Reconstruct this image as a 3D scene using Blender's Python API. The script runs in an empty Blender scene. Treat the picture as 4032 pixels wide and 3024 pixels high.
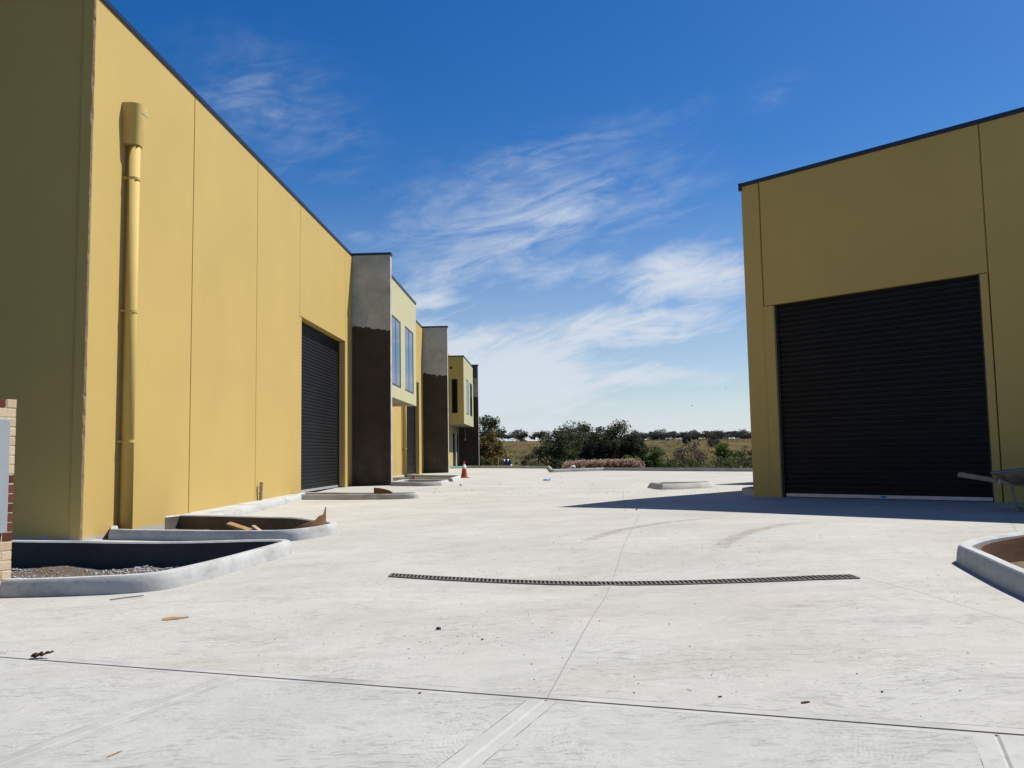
import bpy, bmesh, math, random
from mathutils import Vector, Matrix, noise
from mathutils.geometry import delaunay_2d_cdt
SC = bpy.context.scene
COL = SC.collection
R = math.radians

# ------------------------------------------------------------------ camera, sky, sun, exposure
cam_d = bpy.data.cameras.new('camera')
cam_d.sensor_width = 36.0
cam_d.lens = 3300.0 / 4032.0 * 36.0
cam_d.clip_end = 6000.0
cam_d.clip_start = 0.05
cam = bpy.data.objects.new('camera', cam_d)
COL.objects.link(cam)
_th, _ro = math.atan(283.0 / 3300.0), 0.017
_X, _U, _F = Vector((1, 0, 0)), Vector((0, -math.sin(_th), math.cos(_th))), Vector((0, math.cos(_th), math.sin(_th)))
_r = math.cos(_ro) * _X - math.sin(_ro) * _U
_u = math.sin(_ro) * _X + math.cos(_ro) * _U
cam.matrix_world = Matrix(((_r.x, _u.x, -_F.x, 0), (_r.y, _u.y, -_F.y, 0), (_r.z, _u.z, -_F.z, 1.0), (0, 0, 0, 1)))
SC.camera = cam

SUN_EL, SUN_AZ = 55.8, 65.7          # degrees; azimuth clockwise from +Y
sun_dir = Vector((math.sin(R(SUN_AZ)) * math.cos(R(SUN_EL)), math.cos(R(SUN_AZ)) * math.cos(R(SUN_EL)), math.sin(R(SUN_EL))))
sun_d = bpy.data.lights.new('sun', 'SUN')
sun_d.energy = 5.0
sun_d.angle = R(0.5)
sun_d.color = (1.0, 0.965, 0.90)
sun = bpy.data.objects.new('sun', sun_d)
COL.objects.link(sun)
sun.rotation_euler = sun_dir.to_track_quat('Z', 'Y').to_euler()
SC.view_settings.view_transform = 'Standard'
SC.view_settings.look = 'None'
SC.view_settings.exposure = 0.5
SC.view_settings.gamma = 1.0

world = bpy.data.worlds.new('World')
SC.world = world
world.use_nodes = True
WN, WL = world.node_tree.nodes, world.node_tree.links
for n_ in list(WN): WN.remove(n_)

def wn(t, **kw):
    n = WN.new(t)
    for k, v in kw.items(): setattr(n, k, v)
    return n

def wmath(op, a, b=None, c=None, clamp=False):
    n = wn('ShaderNodeMath', operation=op, use_clamp=clamp)
    for i, v in enumerate((a, b, c)):
        if v is None: continue
        if isinstance(v, (int, float)): n.inputs[i].default_value = v
        else: WL.new(v, n.inputs[i])
    return n.outputs[0]

def wramp(v, a, b, lo=0.0, hi=1.0, smooth=True):
    n = wn('ShaderNodeMapRange')
    n.interpolation_type = 'SMOOTHSTEP' if smooth else 'LINEAR'
    n.inputs['From Min'].default_value = a; n.inputs['From Max'].default_value = b
    n.inputs['To Min'].default_value = lo; n.inputs['To Max'].default_value = hi
    WL.new(v, n.inputs['Value'])
    return n.outputs['Result']

sky = wn('ShaderNodeTexSky', sky_type='NISHITA')
sky.sun_disc = False
sky.sun_elevation = R(SUN_EL)
sky.sun_rotation = R(SUN_AZ)
sky.altitude = 50.0
sky.air_density = 1.0
sky.dust_density = 0.4
sky.ozone_density = 3.0
SKY_STRENGTH = 0.05
tc = wn('ShaderNodeTexCoord')
sep = wn('ShaderNodeSeparateXYZ'); WL.new(tc.outputs['Generated'], sep.inputs[0])
dx, dy, dz = sep.outputs
az = wmath('ARCTAN2', dx, dy)
el = wmath('ARCSINE', dz)
azd, eld = wmath('MULTIPLY', az, 57.2958), wmath('MULTIPLY', el, 57.2958)
def cnoise(tilt, su, sv, w, detail, rough, dist):
    c_, s_ = math.cos(R(tilt)), math.sin(R(tilt))
    u_ = wmath('ADD', wmath('MULTIPLY', azd, c_), wmath('MULTIPLY', eld, s_)); v_ = wmath('SUBTRACT', wmath('MULTIPLY', eld, c_), wmath('MULTIPLY', azd, s_))
    cmb = wn('ShaderNodeCombineXYZ')
    WL.new(wmath('MULTIPLY', u_, su), cmb.inputs[0]); WL.new(wmath('MULTIPLY', v_, sv), cmb.inputs[1]); cmb.inputs[2].default_value = w
    n = wn('ShaderNodeTexNoise'); WL.new(cmb.outputs[0], n.inputs['Vector'])
    n.inputs['Scale'].default_value = 1.0; n.inputs['Detail'].default_value = detail
    n.inputs['Roughness'].default_value = rough; n.inputs['Distortion'].default_value = dist
    return n.outputs['Fac']
fib = cnoise(15, 0.13, 0.50, 11.3, 9.0, 0.58, 2.2)
puff = cnoise(6, 0.13, 0.36, 4.1, 8.0, 0.60, 1.6)
# banks and wisps of cirrus: azimuth, elevation, half widths (degrees), tilt, weight
BANKS = [(-2.5, 5.6, 13.0, 4.8, -5, 1.12), (3.0, 1.0, 40.0, 2.8, 0, 0.95), (-6.3, 10.4, 4.2, 1.7, 4, 0.80), (12.0, 11.6, 5.8, 2.8, 0, 0.92), (3.6, 16.2, 4.6, 1.1, 17, 0.72),
         (2.5, 20.0, 10.0, 1.5, 12, 0.50), (1.0, 15.0, 12.0, 5.4, 12, 0.60), (-15.5, 22.0, 8.0, 4.6, -25, 0.34), (-17.0, 23.6, 5.5, 1.6, 14, 0.42), (7.5, 8.4, 10.5, 2.2, 5, 0.86),
         (8.5, 5.2, 11.0, 1.3, -2, 0.88), (18.0, 22.3, 3.0, 1.3, 25, 0.26), (-10.6, 14.9, 1.8, 0.8, -8, 0.50), (6.0, 12.6, 9.0, 2.0, 10, 0.55), (-3.0, 12.8, 7.0, 2.2, 8, 0.60), (28, 6.0, 9, 2.5, 0, 0.45), (-30, 8, 9, 4, 8, 0.5)]
dens = None
for a_, e_, sx_, sy_, tl_, w_ in BANKS:
    da_, de_ = wmath('SUBTRACT', azd, a_), wmath('SUBTRACT', eld, e_)
    c_, s_ = math.cos(R(tl_)), math.sin(R(tl_))
    u_ = wmath('DIVIDE', wmath('ADD', wmath('MULTIPLY', da_, c_), wmath('MULTIPLY', de_, s_)), sx_)
    v_ = wmath('DIVIDE', wmath('SUBTRACT', wmath('MULTIPLY', de_, c_), wmath('MULTIPLY', da_, s_)), sy_)
    g_ = wmath('MULTIPLY', wmath('EXPONENT', wmath('MULTIPLY', wmath('ADD', wmath('MULTIPLY', u_, u_), wmath('MULTIPLY', v_, v_)), -0.8)), w_)
    dens = g_ if dens is None else wmath('MAXIMUM', dens, g_)
tex = wmath('ADD', wmath('MULTIPLY', wramp(fib, 0.26, 0.74, 0.0, 1.0, False), 0.66), wmath('MULTIPLY', wramp(puff, 0.30, 0.70, 0.0, 1.0, False), 0.58))
cl = wmath('MULTIPLY', dens, wmath('ADD', tex, wmath('MULTIPLY', wmath('MULTIPLY', dens, dens), 0.45)))
cl = wramp(cl, 0.05, 1.05, 0.0, 0.90)
hz_ = wmath('MULTIPLY', wmath('MAXIMUM', wramp(eld, 0.0, 7.5, 0.84, 0.0), wramp(eld, 0.0, 20.0, 0.42, 0.0)), wramp(wmath('ABSOLUTE', azd), 35, 70, 1.0, 0.25))
cl = wmath('MAXIMUM', cl, hz_, clamp=True)
hs = wn('ShaderNodeHueSaturation')
hs.inputs['Hue'].default_value = 0.509; hs.inputs['Saturation'].default_value = 1.42; hs.inputs['Value'].default_value = 1.47
WL.new(sky.outputs[0], hs.inputs['Color'])
mixw = wn('ShaderNodeMix', data_type='RGBA')
WL.new(cl, mixw.inputs['Factor']); WL.new(hs.outputs[0], mixw.inputs[6])
CLOUD = 0.545 / SKY_STRENGTH
mixw.inputs[7].default_value = (CLOUD * 0.90, CLOUD * 0.97, CLOUD * 1.07, 1)
bg = wn('ShaderNodeBackground'); bg.inputs['Strength'].default_value = SKY_STRENGTH
WL.new(mixw.outputs[2], bg.inputs['Color'])
wo = wn('ShaderNodeOutputWorld'); WL.new(bg.outputs[0], wo.inputs['Surface'])

# ------------------------------------------------------------------ materials
KC = [0.71]        # real-world albedo scale: paints and concrete are less bright than they look in full sun
class Mat:
    def __init__(s, name, rough=0.8, spec=0.3, metal=0.0):
        s.m = bpy.data.materials.new(name); s.m.use_nodes = True
        s.N, s.L = s.m.node_tree.nodes, s.m.node_tree.links
        s.b = s.N['Principled BSDF']
        s.b.inputs['Roughness'].default_value = rough
        s.b.inputs['Specular IOR Level'].default_value = spec
        s.b.inputs['Metallic'].default_value = metal
        s._tc = None
    def node(s, t, **kw):
        n = s.N.new(t)
        for k, v in kw.items(): setattr(n, k, v)
        return n
    def obj(s):
        if s._tc is None: s._tc = s.node('ShaderNodeTexCoord')
        return s._tc.outputs['Object']
    def pos(s):
        return s.node('ShaderNodeNewGeometry').outputs['Position']
    def mapping(s, v, scale=(1, 1, 1), rot=(0, 0, 0), loc=(0, 0, 0)):
        n = s.node('ShaderNodeMapping'); s.L.new(v, n.inputs['Vector'])
        n.inputs['Scale'].default_value = scale; n.inputs['Rotation'].default_value = rot; n.inputs['Location'].default_value = loc
        return n.outputs[0]
    def noise(s, v, scale, detail=4.0, rough=0.55, dist=0.0, out='Fac'):
        n = s.node('ShaderNodeTexNoise'); s.L.new(v, n.inputs['Vector'])
        n.inputs['Scale'].default_value = scale; n.inputs['Detail'].default_value = detail
        n.inputs['Roughness'].default_value = rough; n.inputs['Distortion'].default_value = dist
        return n.outputs[out]
    def vor(s, v, scale, out='Distance', feature='F1'):
        n = s.node('ShaderNodeTexVoronoi', feature=feature); s.L.new(v, n.inputs['Vector'])
        n.inputs['Scale'].default_value = scale
        return n.outputs[out]
    def math(s, op, a, b=None, clamp=False):
        n = s.node('ShaderNodeMath', operation=op, use_clamp=clamp)
        for i, v in enumerate((a, b)):
            if v is None: continue
            if isinstance(v, (int, float)): n.inputs[i].default_value = v
            else: s.L.new(v, n.inputs[i])
        return n.outputs[0]
    def rng(s, v, a, b, lo=0.0, hi=1.0):
        n = s.node('ShaderNodeMapRange'); s.L.new(v, n.inputs['Value'])
        n.inputs['From Min'].default_value = a; n.inputs['From Max'].default_value = b
        n.inputs['To Min'].default_value = lo; n.inputs['To Max'].default_value = hi
        return n.outputs['Result']
    def mix(s, f, a, b):
        n = s.node('ShaderNodeMix', data_type='RGBA')
        if isinstance(f, (int, float)): n.inputs['Factor'].default_value = f
        else: s.L.new(f, n.inputs['Factor'])
        for i, v in ((6, a), (7, b)):
            if isinstance(v, tuple): n.inputs[i].default_value = tuple(x * KC[0] for x in v[:3]) + (1,)
            else: s.L.new(v, n.inputs[i])
        return n.outputs[2]
    def color(s, c):
        if isinstance(c, tuple): s.b.inputs['Base Color'].default_value = tuple(x * KC[0] for x in c[:3]) + (1,)
        else: s.L.new(c, s.b.inputs['Base Color'])
        return s
    def rough(s, v): s.L.new(v, s.b.inputs['Roughness']); return s
    def bump(s, h, strength=0.3, dist=0.01, prev=None):
        n = s.node('ShaderNodeBump'); n.inputs['Strength'].default_value = strength; n.inputs['Distance'].default_value = dist
        s.L.new(h, n.inputs['Height'])
        if prev is not None: s.L.new(prev, n.inputs['Normal'])
        s.L.new(n.outputs[0], s.b.inputs['Normal'])
        return n.outputs[0]

def paint(name, col, var=0.10, rough=0.75, bump=0.12):
    m = Mat(name, rough=rough, spec=0.25)
    o = m.obj()
    f = m.rng(m.noise(o, 0.7, 5, 0.6), 0.3, 0.7)
    d = tuple(c * (1 - var) for c in col)
    base = m.mix(f, d, col)
    st = m.rng(m.noise(m.mapping(o, (3.0, 3.0, 0.35)), 1.6, 6, 0.62), 0.52, 0.78, 0, 0.22)
    base = m.mix(st, base, tuple(c * 0.86 for c in col))
    m.color(base)
    m.bump(m.noise(o, 70, 3, 0.6), bump, 0.004)
    return m.m

def plain(name, col, rough=0.6, spec=0.4, metal=0.0, var=0.0, scale=8.0, bump=0.0):
    m = Mat(name, rough, spec, metal)
    if var:
        f = m.rng(m.noise(m.obj(), scale, 4, 0.6), 0.3, 0.7)
        m.color(m.mix(f, tuple(c * (1 - var) for c in col), tuple(min(1, c * (1 + var)) for c in col)))
    else: m.color(col)
    if bump: m.bump(m.noise(m.obj(), scale * 6, 4, 0.6), bump, 0.01)
    return m.m

def wall_paint(name, col):
    """yellow wall paint: faint roller mottling, a few pale scuffs near the ground, bare cement at the foot"""
    m = Mat(name, 0.72, 0.25)
    o = m.obj()
    f = m.rng(m.noise(o, 0.45, 5, 0.6), 0.3, 0.7)
    base = m.mix(f, tuple(c * 0.92 for c in col), col)
    sp = m.node('ShaderNodeSeparateXYZ'); m.L.new(o, sp.inputs[0])
    z = sp.outputs[2]
    scf = m.rng(m.noise(m.mapping(o, (1.0, 1.0, 0.5)), 2.4, 7, 0.7), 0.60, 0.74)
    scf = m.math('MULTIPLY', scf, m.rng(z, 2.0, 0.3, 0.0, 0.42), clamp=True)
    base = m.mix(scf, base, (col[0] * 1.08, col[1] * 1.10, col[2] * 1.35))
    drip = m.rng(m.noise(m.mapping(o, (4.0, 4.0, 0.12)), 2.0, 5, 0.6), 0.55, 0.80, 0, 0.20)
    base = m.mix(drip, base, tuple(c * 0.84 for c in col))
    edge = m.math('ADD', m.math('MULTIPLY', m.noise(o, 5.0, 6, 0.7), 0.30), 0.0)
    foot = m.math('LESS_THAN', m.math('ADD', z, 0.20), m.math('SUBTRACT', edge, 0.085))
    base = m.mix(foot, base, (0.50, 0.47, 0.40))
    m.color(base)
    m.bump(m.noise(o, 90, 3, 0.6), 0.14, 0.004)
    return m.m

YELLOW = (0.662, 0.472, 0.152)
M_yel = wall_paint('yellow_wall_paint', YELLOW)
M_yelp = paint('yellow_pipe_paint', (0.72, 0.53, 0.175), 0.12, 0.75, 0.05)
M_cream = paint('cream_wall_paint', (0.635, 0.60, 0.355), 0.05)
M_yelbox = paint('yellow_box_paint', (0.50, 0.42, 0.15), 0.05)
M_seal = plain('sealant', (0.40, 0.235, 0.07), 0.9)
M_raw = plain('raw_panel_edge', (0.66, 0.44, 0.27), 0.95, 0.1, 0, 0.25, 9, 0.4)
M_cap = plain('dark_capping', (0.018, 0.026, 0.05), 0.35, 0.5, 0.0)
M_roof = plain('roof_sheet', (0.25, 0.27, 0.29), 0.5)
M_frame = plain('dark_window_frame', (0.014, 0.016, 0.02), 0.4, 0.5)
M_galv = plain('galvanised_rail', (0.62, 0.62, 0.63), 0.45, 0.5, 0.55, 0.12, 6)
M_blue = plain('blue_plastic', (0.04, 0.18, 0.78), 0.4)
M_white = plain('white_plastic', (0.75, 0.75, 0.73), 0.5)
M_dark = plain('dark_void', (0.01, 0.01, 0.012), 0.9, 0.1)
KC[0] = 0.62
M_shut = Mat('roller_door_steel', 0.5, 0.16)
_o = M_shut.obj()
M_shut.color(M_shut.mix(M_shut.rng(M_shut.noise(M_shut.mapping(_o, (0.8, 0.8, 3)), 1.4, 5, 0.6), 0.35, 0.75), (0.010, 0.011, 0.0125), (0.0185, 0.0195, 0.021)))
M_shut = M_shut.m

def mat_pillar():
    """unpainted render above, a dark brown roller coat below with a ragged upper edge"""
    m = Mat('half_painted_render', 0.85, 0.2)
    o = m.obj()
    sp = m.node('ShaderNodeSeparateXYZ'); m.L.new(o, sp.inputs[0])
    x, y, z = sp.outputs
    blot = m.noise(o, 1.3, 7, 0.62)
    conc = m.mix(m.rng(blot, 0.28, 0.72), (0.30, 0.31, 0.285), (0.47, 0.48, 0.445))
    patch = m.rng(m.noise(m.mapping(o, (1, 1, 0.6)), 3.1, 8, 0.72, 1.2), 0.56, 0.66)
    conc = m.mix(m.math('MULTIPLY', patch, 0.5), conc, (0.19, 0.195, 0.18))
    pz = m.math('ADD', m.math('MULTIPLY', m.noise(m.mapping(o, (3.2, 0.2, 0.2)), 2.2, 2, 0.5), 0.30), m.math('MULTIPLY', m.noise(o, 9, 4, 0.7), 0.13))
    lim = m.math('ADD', m.math('SUBTRACT', 5.68, m.math('MULTIPLY', x, 0.13)), pz)
    below = m.math('LESS_THAN', z, lim)
    brn = m.mix(m.rng(m.noise(o, 1.1, 5, 0.6), 0.35, 0.7), (0.048, 0.036, 0.025), (0.066, 0.052, 0.038))
    dust = m.math('MULTIPLY', m.rng(z, 2.2, -0.1), m.rng(m.noise(o, 2.2, 6, 0.7), 0.40, 0.75, 0, 0.55))
    brn = m.mix(dust, brn, (0.13, 0.115, 0.095))
    m.color(m.mix(below, conc, brn))
    m.bump(m.noise(o, 14, 6, 0.65), 0.25, 0.01)
    return m.m
KC[0] = 0.95
M_pillar = mat_pillar()
KC[0] = 0.71
def mat_conc(name, a, b, sc=2.0, bump=0.25, grit=True):
    m = Mat(name, 0.88, 0.2)
    o = m.pos()
    c = m.mix(m.rng(m.noise(o, sc, 6, 0.62), 0.3, 0.7), a, b)
    c = m.mix(m.rng(m.noise(o, sc * 4.3, 6, 0.7), 0.56, 0.72, 0, 0.45), c, tuple(v * 0.6 for v in a))
    c = m.mix(m.rng(m.noise(m.mapping(o, (1, 1, 2.5)), 0.9, 7, 0.7), 0.50, 0.66, 0, 0.55), c, tuple(v * 0.52 for v in a))
    if grit:
        pit = m.rng(m.noise(o, 60, 3, 0.6), 0.64, 0.72, 0, 0.5)
        c = m.mix(pit, c, tuple(v * 0.5 for v in a))
    m.color(c)
    n1 = m.bump(m.noise(o, 7, 6, 0.6), bump, 0.02)
    m.bump(m.noise(o, 80, 3, 0.6), bump, 0.004, n1)
    return m.m
KC[0] = 0.79
M_kerb = mat_conc('kerb_concrete', (0.43, 0.43, 0.415), (0.56, 0.56, 0.54), 2.5, 0.3)
KC[0] = 0.71
M_edge = mat_conc('bare_concrete_edge', (0.52, 0.47, 0.44), (0.66, 0.62, 0.58), 3.0, 0.2)
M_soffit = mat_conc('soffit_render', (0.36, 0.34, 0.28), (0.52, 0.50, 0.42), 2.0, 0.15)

def mat_drive(name, a, b, swirl=1.0):
    """hand-floated concrete: short torn float marks, fans of fine ridges, mottling, dusty and earthy stains, specks"""
    m = Mat(name, 0.86, 0.18)
    p = m.pos()
    wob = m.node('ShaderNodeVectorMath', operation='MULTIPLY_ADD')
    m.L.new(m.noise(p, 0.9, 3, 0.5, 0, 'Color'), wob.inputs[0]); wob.inputs[1].default_value = (0.55, 0.55, 0); m.L.new(p, wob.inputs[2])
    q = wob.outputs[0]
    c = m.mix(m.rng(m.noise(p, 0.55, 6, 0.62), 0.32, 0.68), a, b)
    c = m.mix(m.rng(m.noise(q, 6.5, 6, 0.68), 0.35, 0.68, 0, 0.34), c, tuple(v * 0.84 for v in a))
    streak = m.noise(m.mapping(q, (0.55, 2.6, 1), (0, 0, R(-12))), 1.1, 8, 0.68, 0.6)
    c = m.mix(m.rng(streak, 0.52, 0.74, 0, 0.50), c, tuple(v * 0.76 for v in a))
    earth = m.rng(m.noise(m.mapping(p, (0.7, 1.4, 1), (0, 0, R(-20))), 0.42, 7, 0.66, 0.4), 0.50, 0.72, 0, 0.45)
    c = m.mix(earth, c, (0.43, 0.365, 0.285))
    d = m.vor(q, 1.15)
    rings = m.math('SINE', m.math('ADD', m.math('MULTIPLY', d, 300.0), m.math('MULTIPLY', m.noise(p, 9, 4, 0.6), 9.0)))
    mask = m.rng(m.noise(p, 2.1, 5, 0.68), 0.47, 0.66)
    brk = m.rng(m.noise(p, 17, 5, 0.75, 1.0), 0.42, 0.62)
    ridge = m.math('MULTIPLY', m.math('MULTIPLY', rings, mask), brk)
    t1 = m.rng(m.noise(m.mapping(q, (6, 25, 1), (0, 0, R(-6))), 1.3, 7, 0.74, 0.9), 0.54, 0.68)
    t2 = m.rng(m.noise(m.mapping(q, (11, 34, 1), (0, 0, R(18))), 1.5, 6, 0.74, 0.6), 0.57, 0.69)
    area = m.rng(m.noise(p, 1.25, 6, 0.68), 0.40, 0.62)
    tear = m.math('MAXIMUM', m.math('MULTIPLY', t1, area), m.math('MULTIPLY', t2, m.rng(m.noise(p, 1.9, 5, 0.66), 0.46, 0.62)))
    c = m.mix(m.math('MULTIPLY', tear, 0.46 * swirl), c, tuple(v * 0.40 for v in a))
    c = m.mix(m.math('MULTIPLY', m.rng(ridge, 0.25, 1.0), 0.07 * swirl, clamp=True), c, tuple(v * 0.45 for v in a))
    pale = m.rng(m.noise(m.mapping(q, (5, 16, 1), (0, 0, R(-6))), 1.2, 7, 0.72, 0.8), 0.58, 0.72, 0, 0.55)
    c = m.mix(pale, c, tuple(min(1, v * 1.12) for v in b))
    speck = m.rng(m.noise(p, 34, 2, 0.5), 0.72, 0.75, 0, 0.8)
    speck = m.math('MULTIPLY', speck, m.rng(m.noise(p, 0.6, 3, 0.6), 0.44, 0.62))
    c = m.mix(speck, c, (0.12, 0.09, 0.065))
    m.color(c)
    n1 = m.bump(m.noise(p, 2.2, 5, 0.6), 0.35, 0.02)
    n2 = m.bump(ridge, 0.22 * swirl, 0.005, n1)
    n3 = m.bump(m.math('SUBTRACT', 1.0, tear), 0.55 * swirl, 0.008, n2)
    n4 = m.bump(m.noise(q, 24, 6, 0.7), 0.45, 0.010, n3)
    m.bump(m.noise(p, 70, 4, 0.6), 0.25, 0.004, n4)
    return m.m
M_drive = mat_drive('driveway_concrete', (0.495, 0.482, 0.43), (0.60, 0.588, 0.535))
M_path = mat_drive('path_concrete', (0.475, 0.466, 0.425), (0.58, 0.571, 0.525), 1.0)
M_smooth = mat_conc('smooth_trowelled_margin', (0.475, 0.465, 0.43), (0.55, 0.54, 0.50), 3.0, 0.2, False)
M_saw = plain('saw_cut', (0.29, 0.275, 0.245), 0.9)
def mat_line():
    m = Mat('ragged_float_line', 0.9, 0.1); p = m.pos()
    f = m.rng(m.noise(p, 6.0, 6, 0.7), 0.42, 0.56)
    m.color(m.mix(f, (0.50, 0.49, 0.465), (0.17, 0.16, 0.145))); return m.m
M_line = mat_line()
M_groove = plain('joint_groove', (0.46, 0.385, 0.33), 0.9)

def mat_soil(name, a, b, c3, sc):
    m = Mat(name, 0.95, 0.1)
    p = m.pos()
    v = m.vor(p, sc, 'Color')
    sp = m.node('ShaderNodeSeparateXYZ'); m.L.new(v, sp.inputs[0])
    c = m.mix(sp.outputs[0], a, b)
    c = m.mix(m.rng(m.noise(p, 3.0, 5, 0.6), 0.4, 0.6), c, c3)
    m.color(c)
    m.bump(m.vor(p, sc), 0.9, 0.02)
    return m.m
M_gravel = mat_soil('gravel_bed', (0.10, 0.078, 0.06), (0.26, 0.225, 0.19), (0.15, 0.112, 0.08), 45)
M_stone = plain('grey_gravel_stone', (0.38, 0.37, 0.36), 0.9, 0.2, 0, 0.4, 20)
M_earth = mat_soil('bare_earth', (0.13, 0.10, 0.07), (0.22, 0.17, 0.12), (0.17, 0.13, 0.09), 12)
M_road = mat_conc('asphalt', (0.045, 0.045, 0.047), (0.06, 0.06, 0.06), 3.0, 0.3)

def mat_field():
    m = Mat('dry_paddock', 0.95, 0.05)
    p = m.pos()
    c = m.mix(m.rng(m.noise(m.mapping(p, (1, 0.35, 1)), 0.035, 6, 0.65), 0.35, 0.65), (0.165, 0.115, 0.045), (0.085, 0.078, 0.026))
    c = m.mix(m.rng(m.noise(m.mapping(p, (0.5, 0.25, 1)), 0.25, 6, 0.7), 0.50, 0.66, 0, 0.8), c, (0.055, 0.055, 0.022))
    far = m.node('ShaderNodeSeparateXYZ'); m.L.new(p, far.inputs[0])
    red = m.math('MULTIPLY', m.rng(far.outputs[1], 300, 385), m.rng(m.noise(p, 0.02, 3, 0.5), 0.42, 0.60, 0, 0.8))
    c = m.mix(red, c, (0.20, 0.125, 0.075))
    m.color(c)
    m.bump(m.noise(p, 1.2, 6, 0.7), 0.6, 0.4)
    return m.m
M_field = mat_field()

def mat_leaf(name, dark, light, tip=None, tipf=0.0):
    m = Mat(name, 0.65, 0.2)
    g = m.node('ShaderNodeNewGeometry')
    f = g.outputs['Random Per Island']
    c = m.mix(f, dark, light)
    if tip is not None:
        c = m.mix(m.math('GREATER_THAN', m.math('FRACT', m.math('MULTIPLY', f, 7.31)), 1.0 - tipf), c, tip)
    m.color(c)
    tr = m.node('ShaderNodeBsdfTranslucent'); m.L.new(c, tr.inputs['Color'])
    mx = m.node('ShaderNodeMixShader'); mx.inputs[0].default_value = 0.40
    m.L.new(m.b.outputs[0], mx.inputs[1]); m.L.new(tr.outputs[0], mx.inputs[2])
    m.L.new(mx.outputs[0], m.N['Material Output'].inputs['Surface'])
    return m.m
M_gum = mat_leaf('gum_leaf', (0.054, 0.068, 0.030), (0.128, 0.146, 0.064))
M_gumgrey = mat_leaf('grey_gum_leaf', (0.056, 0.066, 0.034), (0.128, 0.140, 0.074))
M_wattle = mat_leaf('golden_tipped_leaf', (0.055, 0.050, 0.020), (0.15, 0.125, 0.042), (0.44, 0.31, 0.08), 0.30)
M_bush = mat_leaf('olive_bush_leaf', (0.050, 0.062, 0.022), (0.150, 0.160, 0.060))
M_green = mat_leaf('bright_green_leaf', (0.050, 0.080, 0.014), (0.150, 0.210, 0.036))
M_brown = mat_leaf('bare_brown_twig', (0.075, 0.056, 0.045), (0.20, 0.155, 0.12))
M_far = mat_leaf('far_gum_leaf', (0.052, 0.058, 0.046), (0.105, 0.105, 0.080))
M_reed = mat_leaf('dry_reed', (0.15, 0.07, 0.05), (0.34, 0.20, 0.15))
M_plume = mat_leaf('pale_reed_plume', (0.46, 0.30, 0.22), (0.85, 0.65, 0.53))
M_bark = plain('grey_bark', (0.20, 0.17, 0.14), 0.9, 0.1, 0, 0.3, 3)
M_barkd = plain('dark_bark', (0.085, 0.068, 0.052), 0.9, 0.1, 0, 0.3, 3)
M_tuft = mat_leaf('paddock_tuft', (0.050, 0.052, 0.022), (0.14, 0.11, 0.045))

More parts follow.
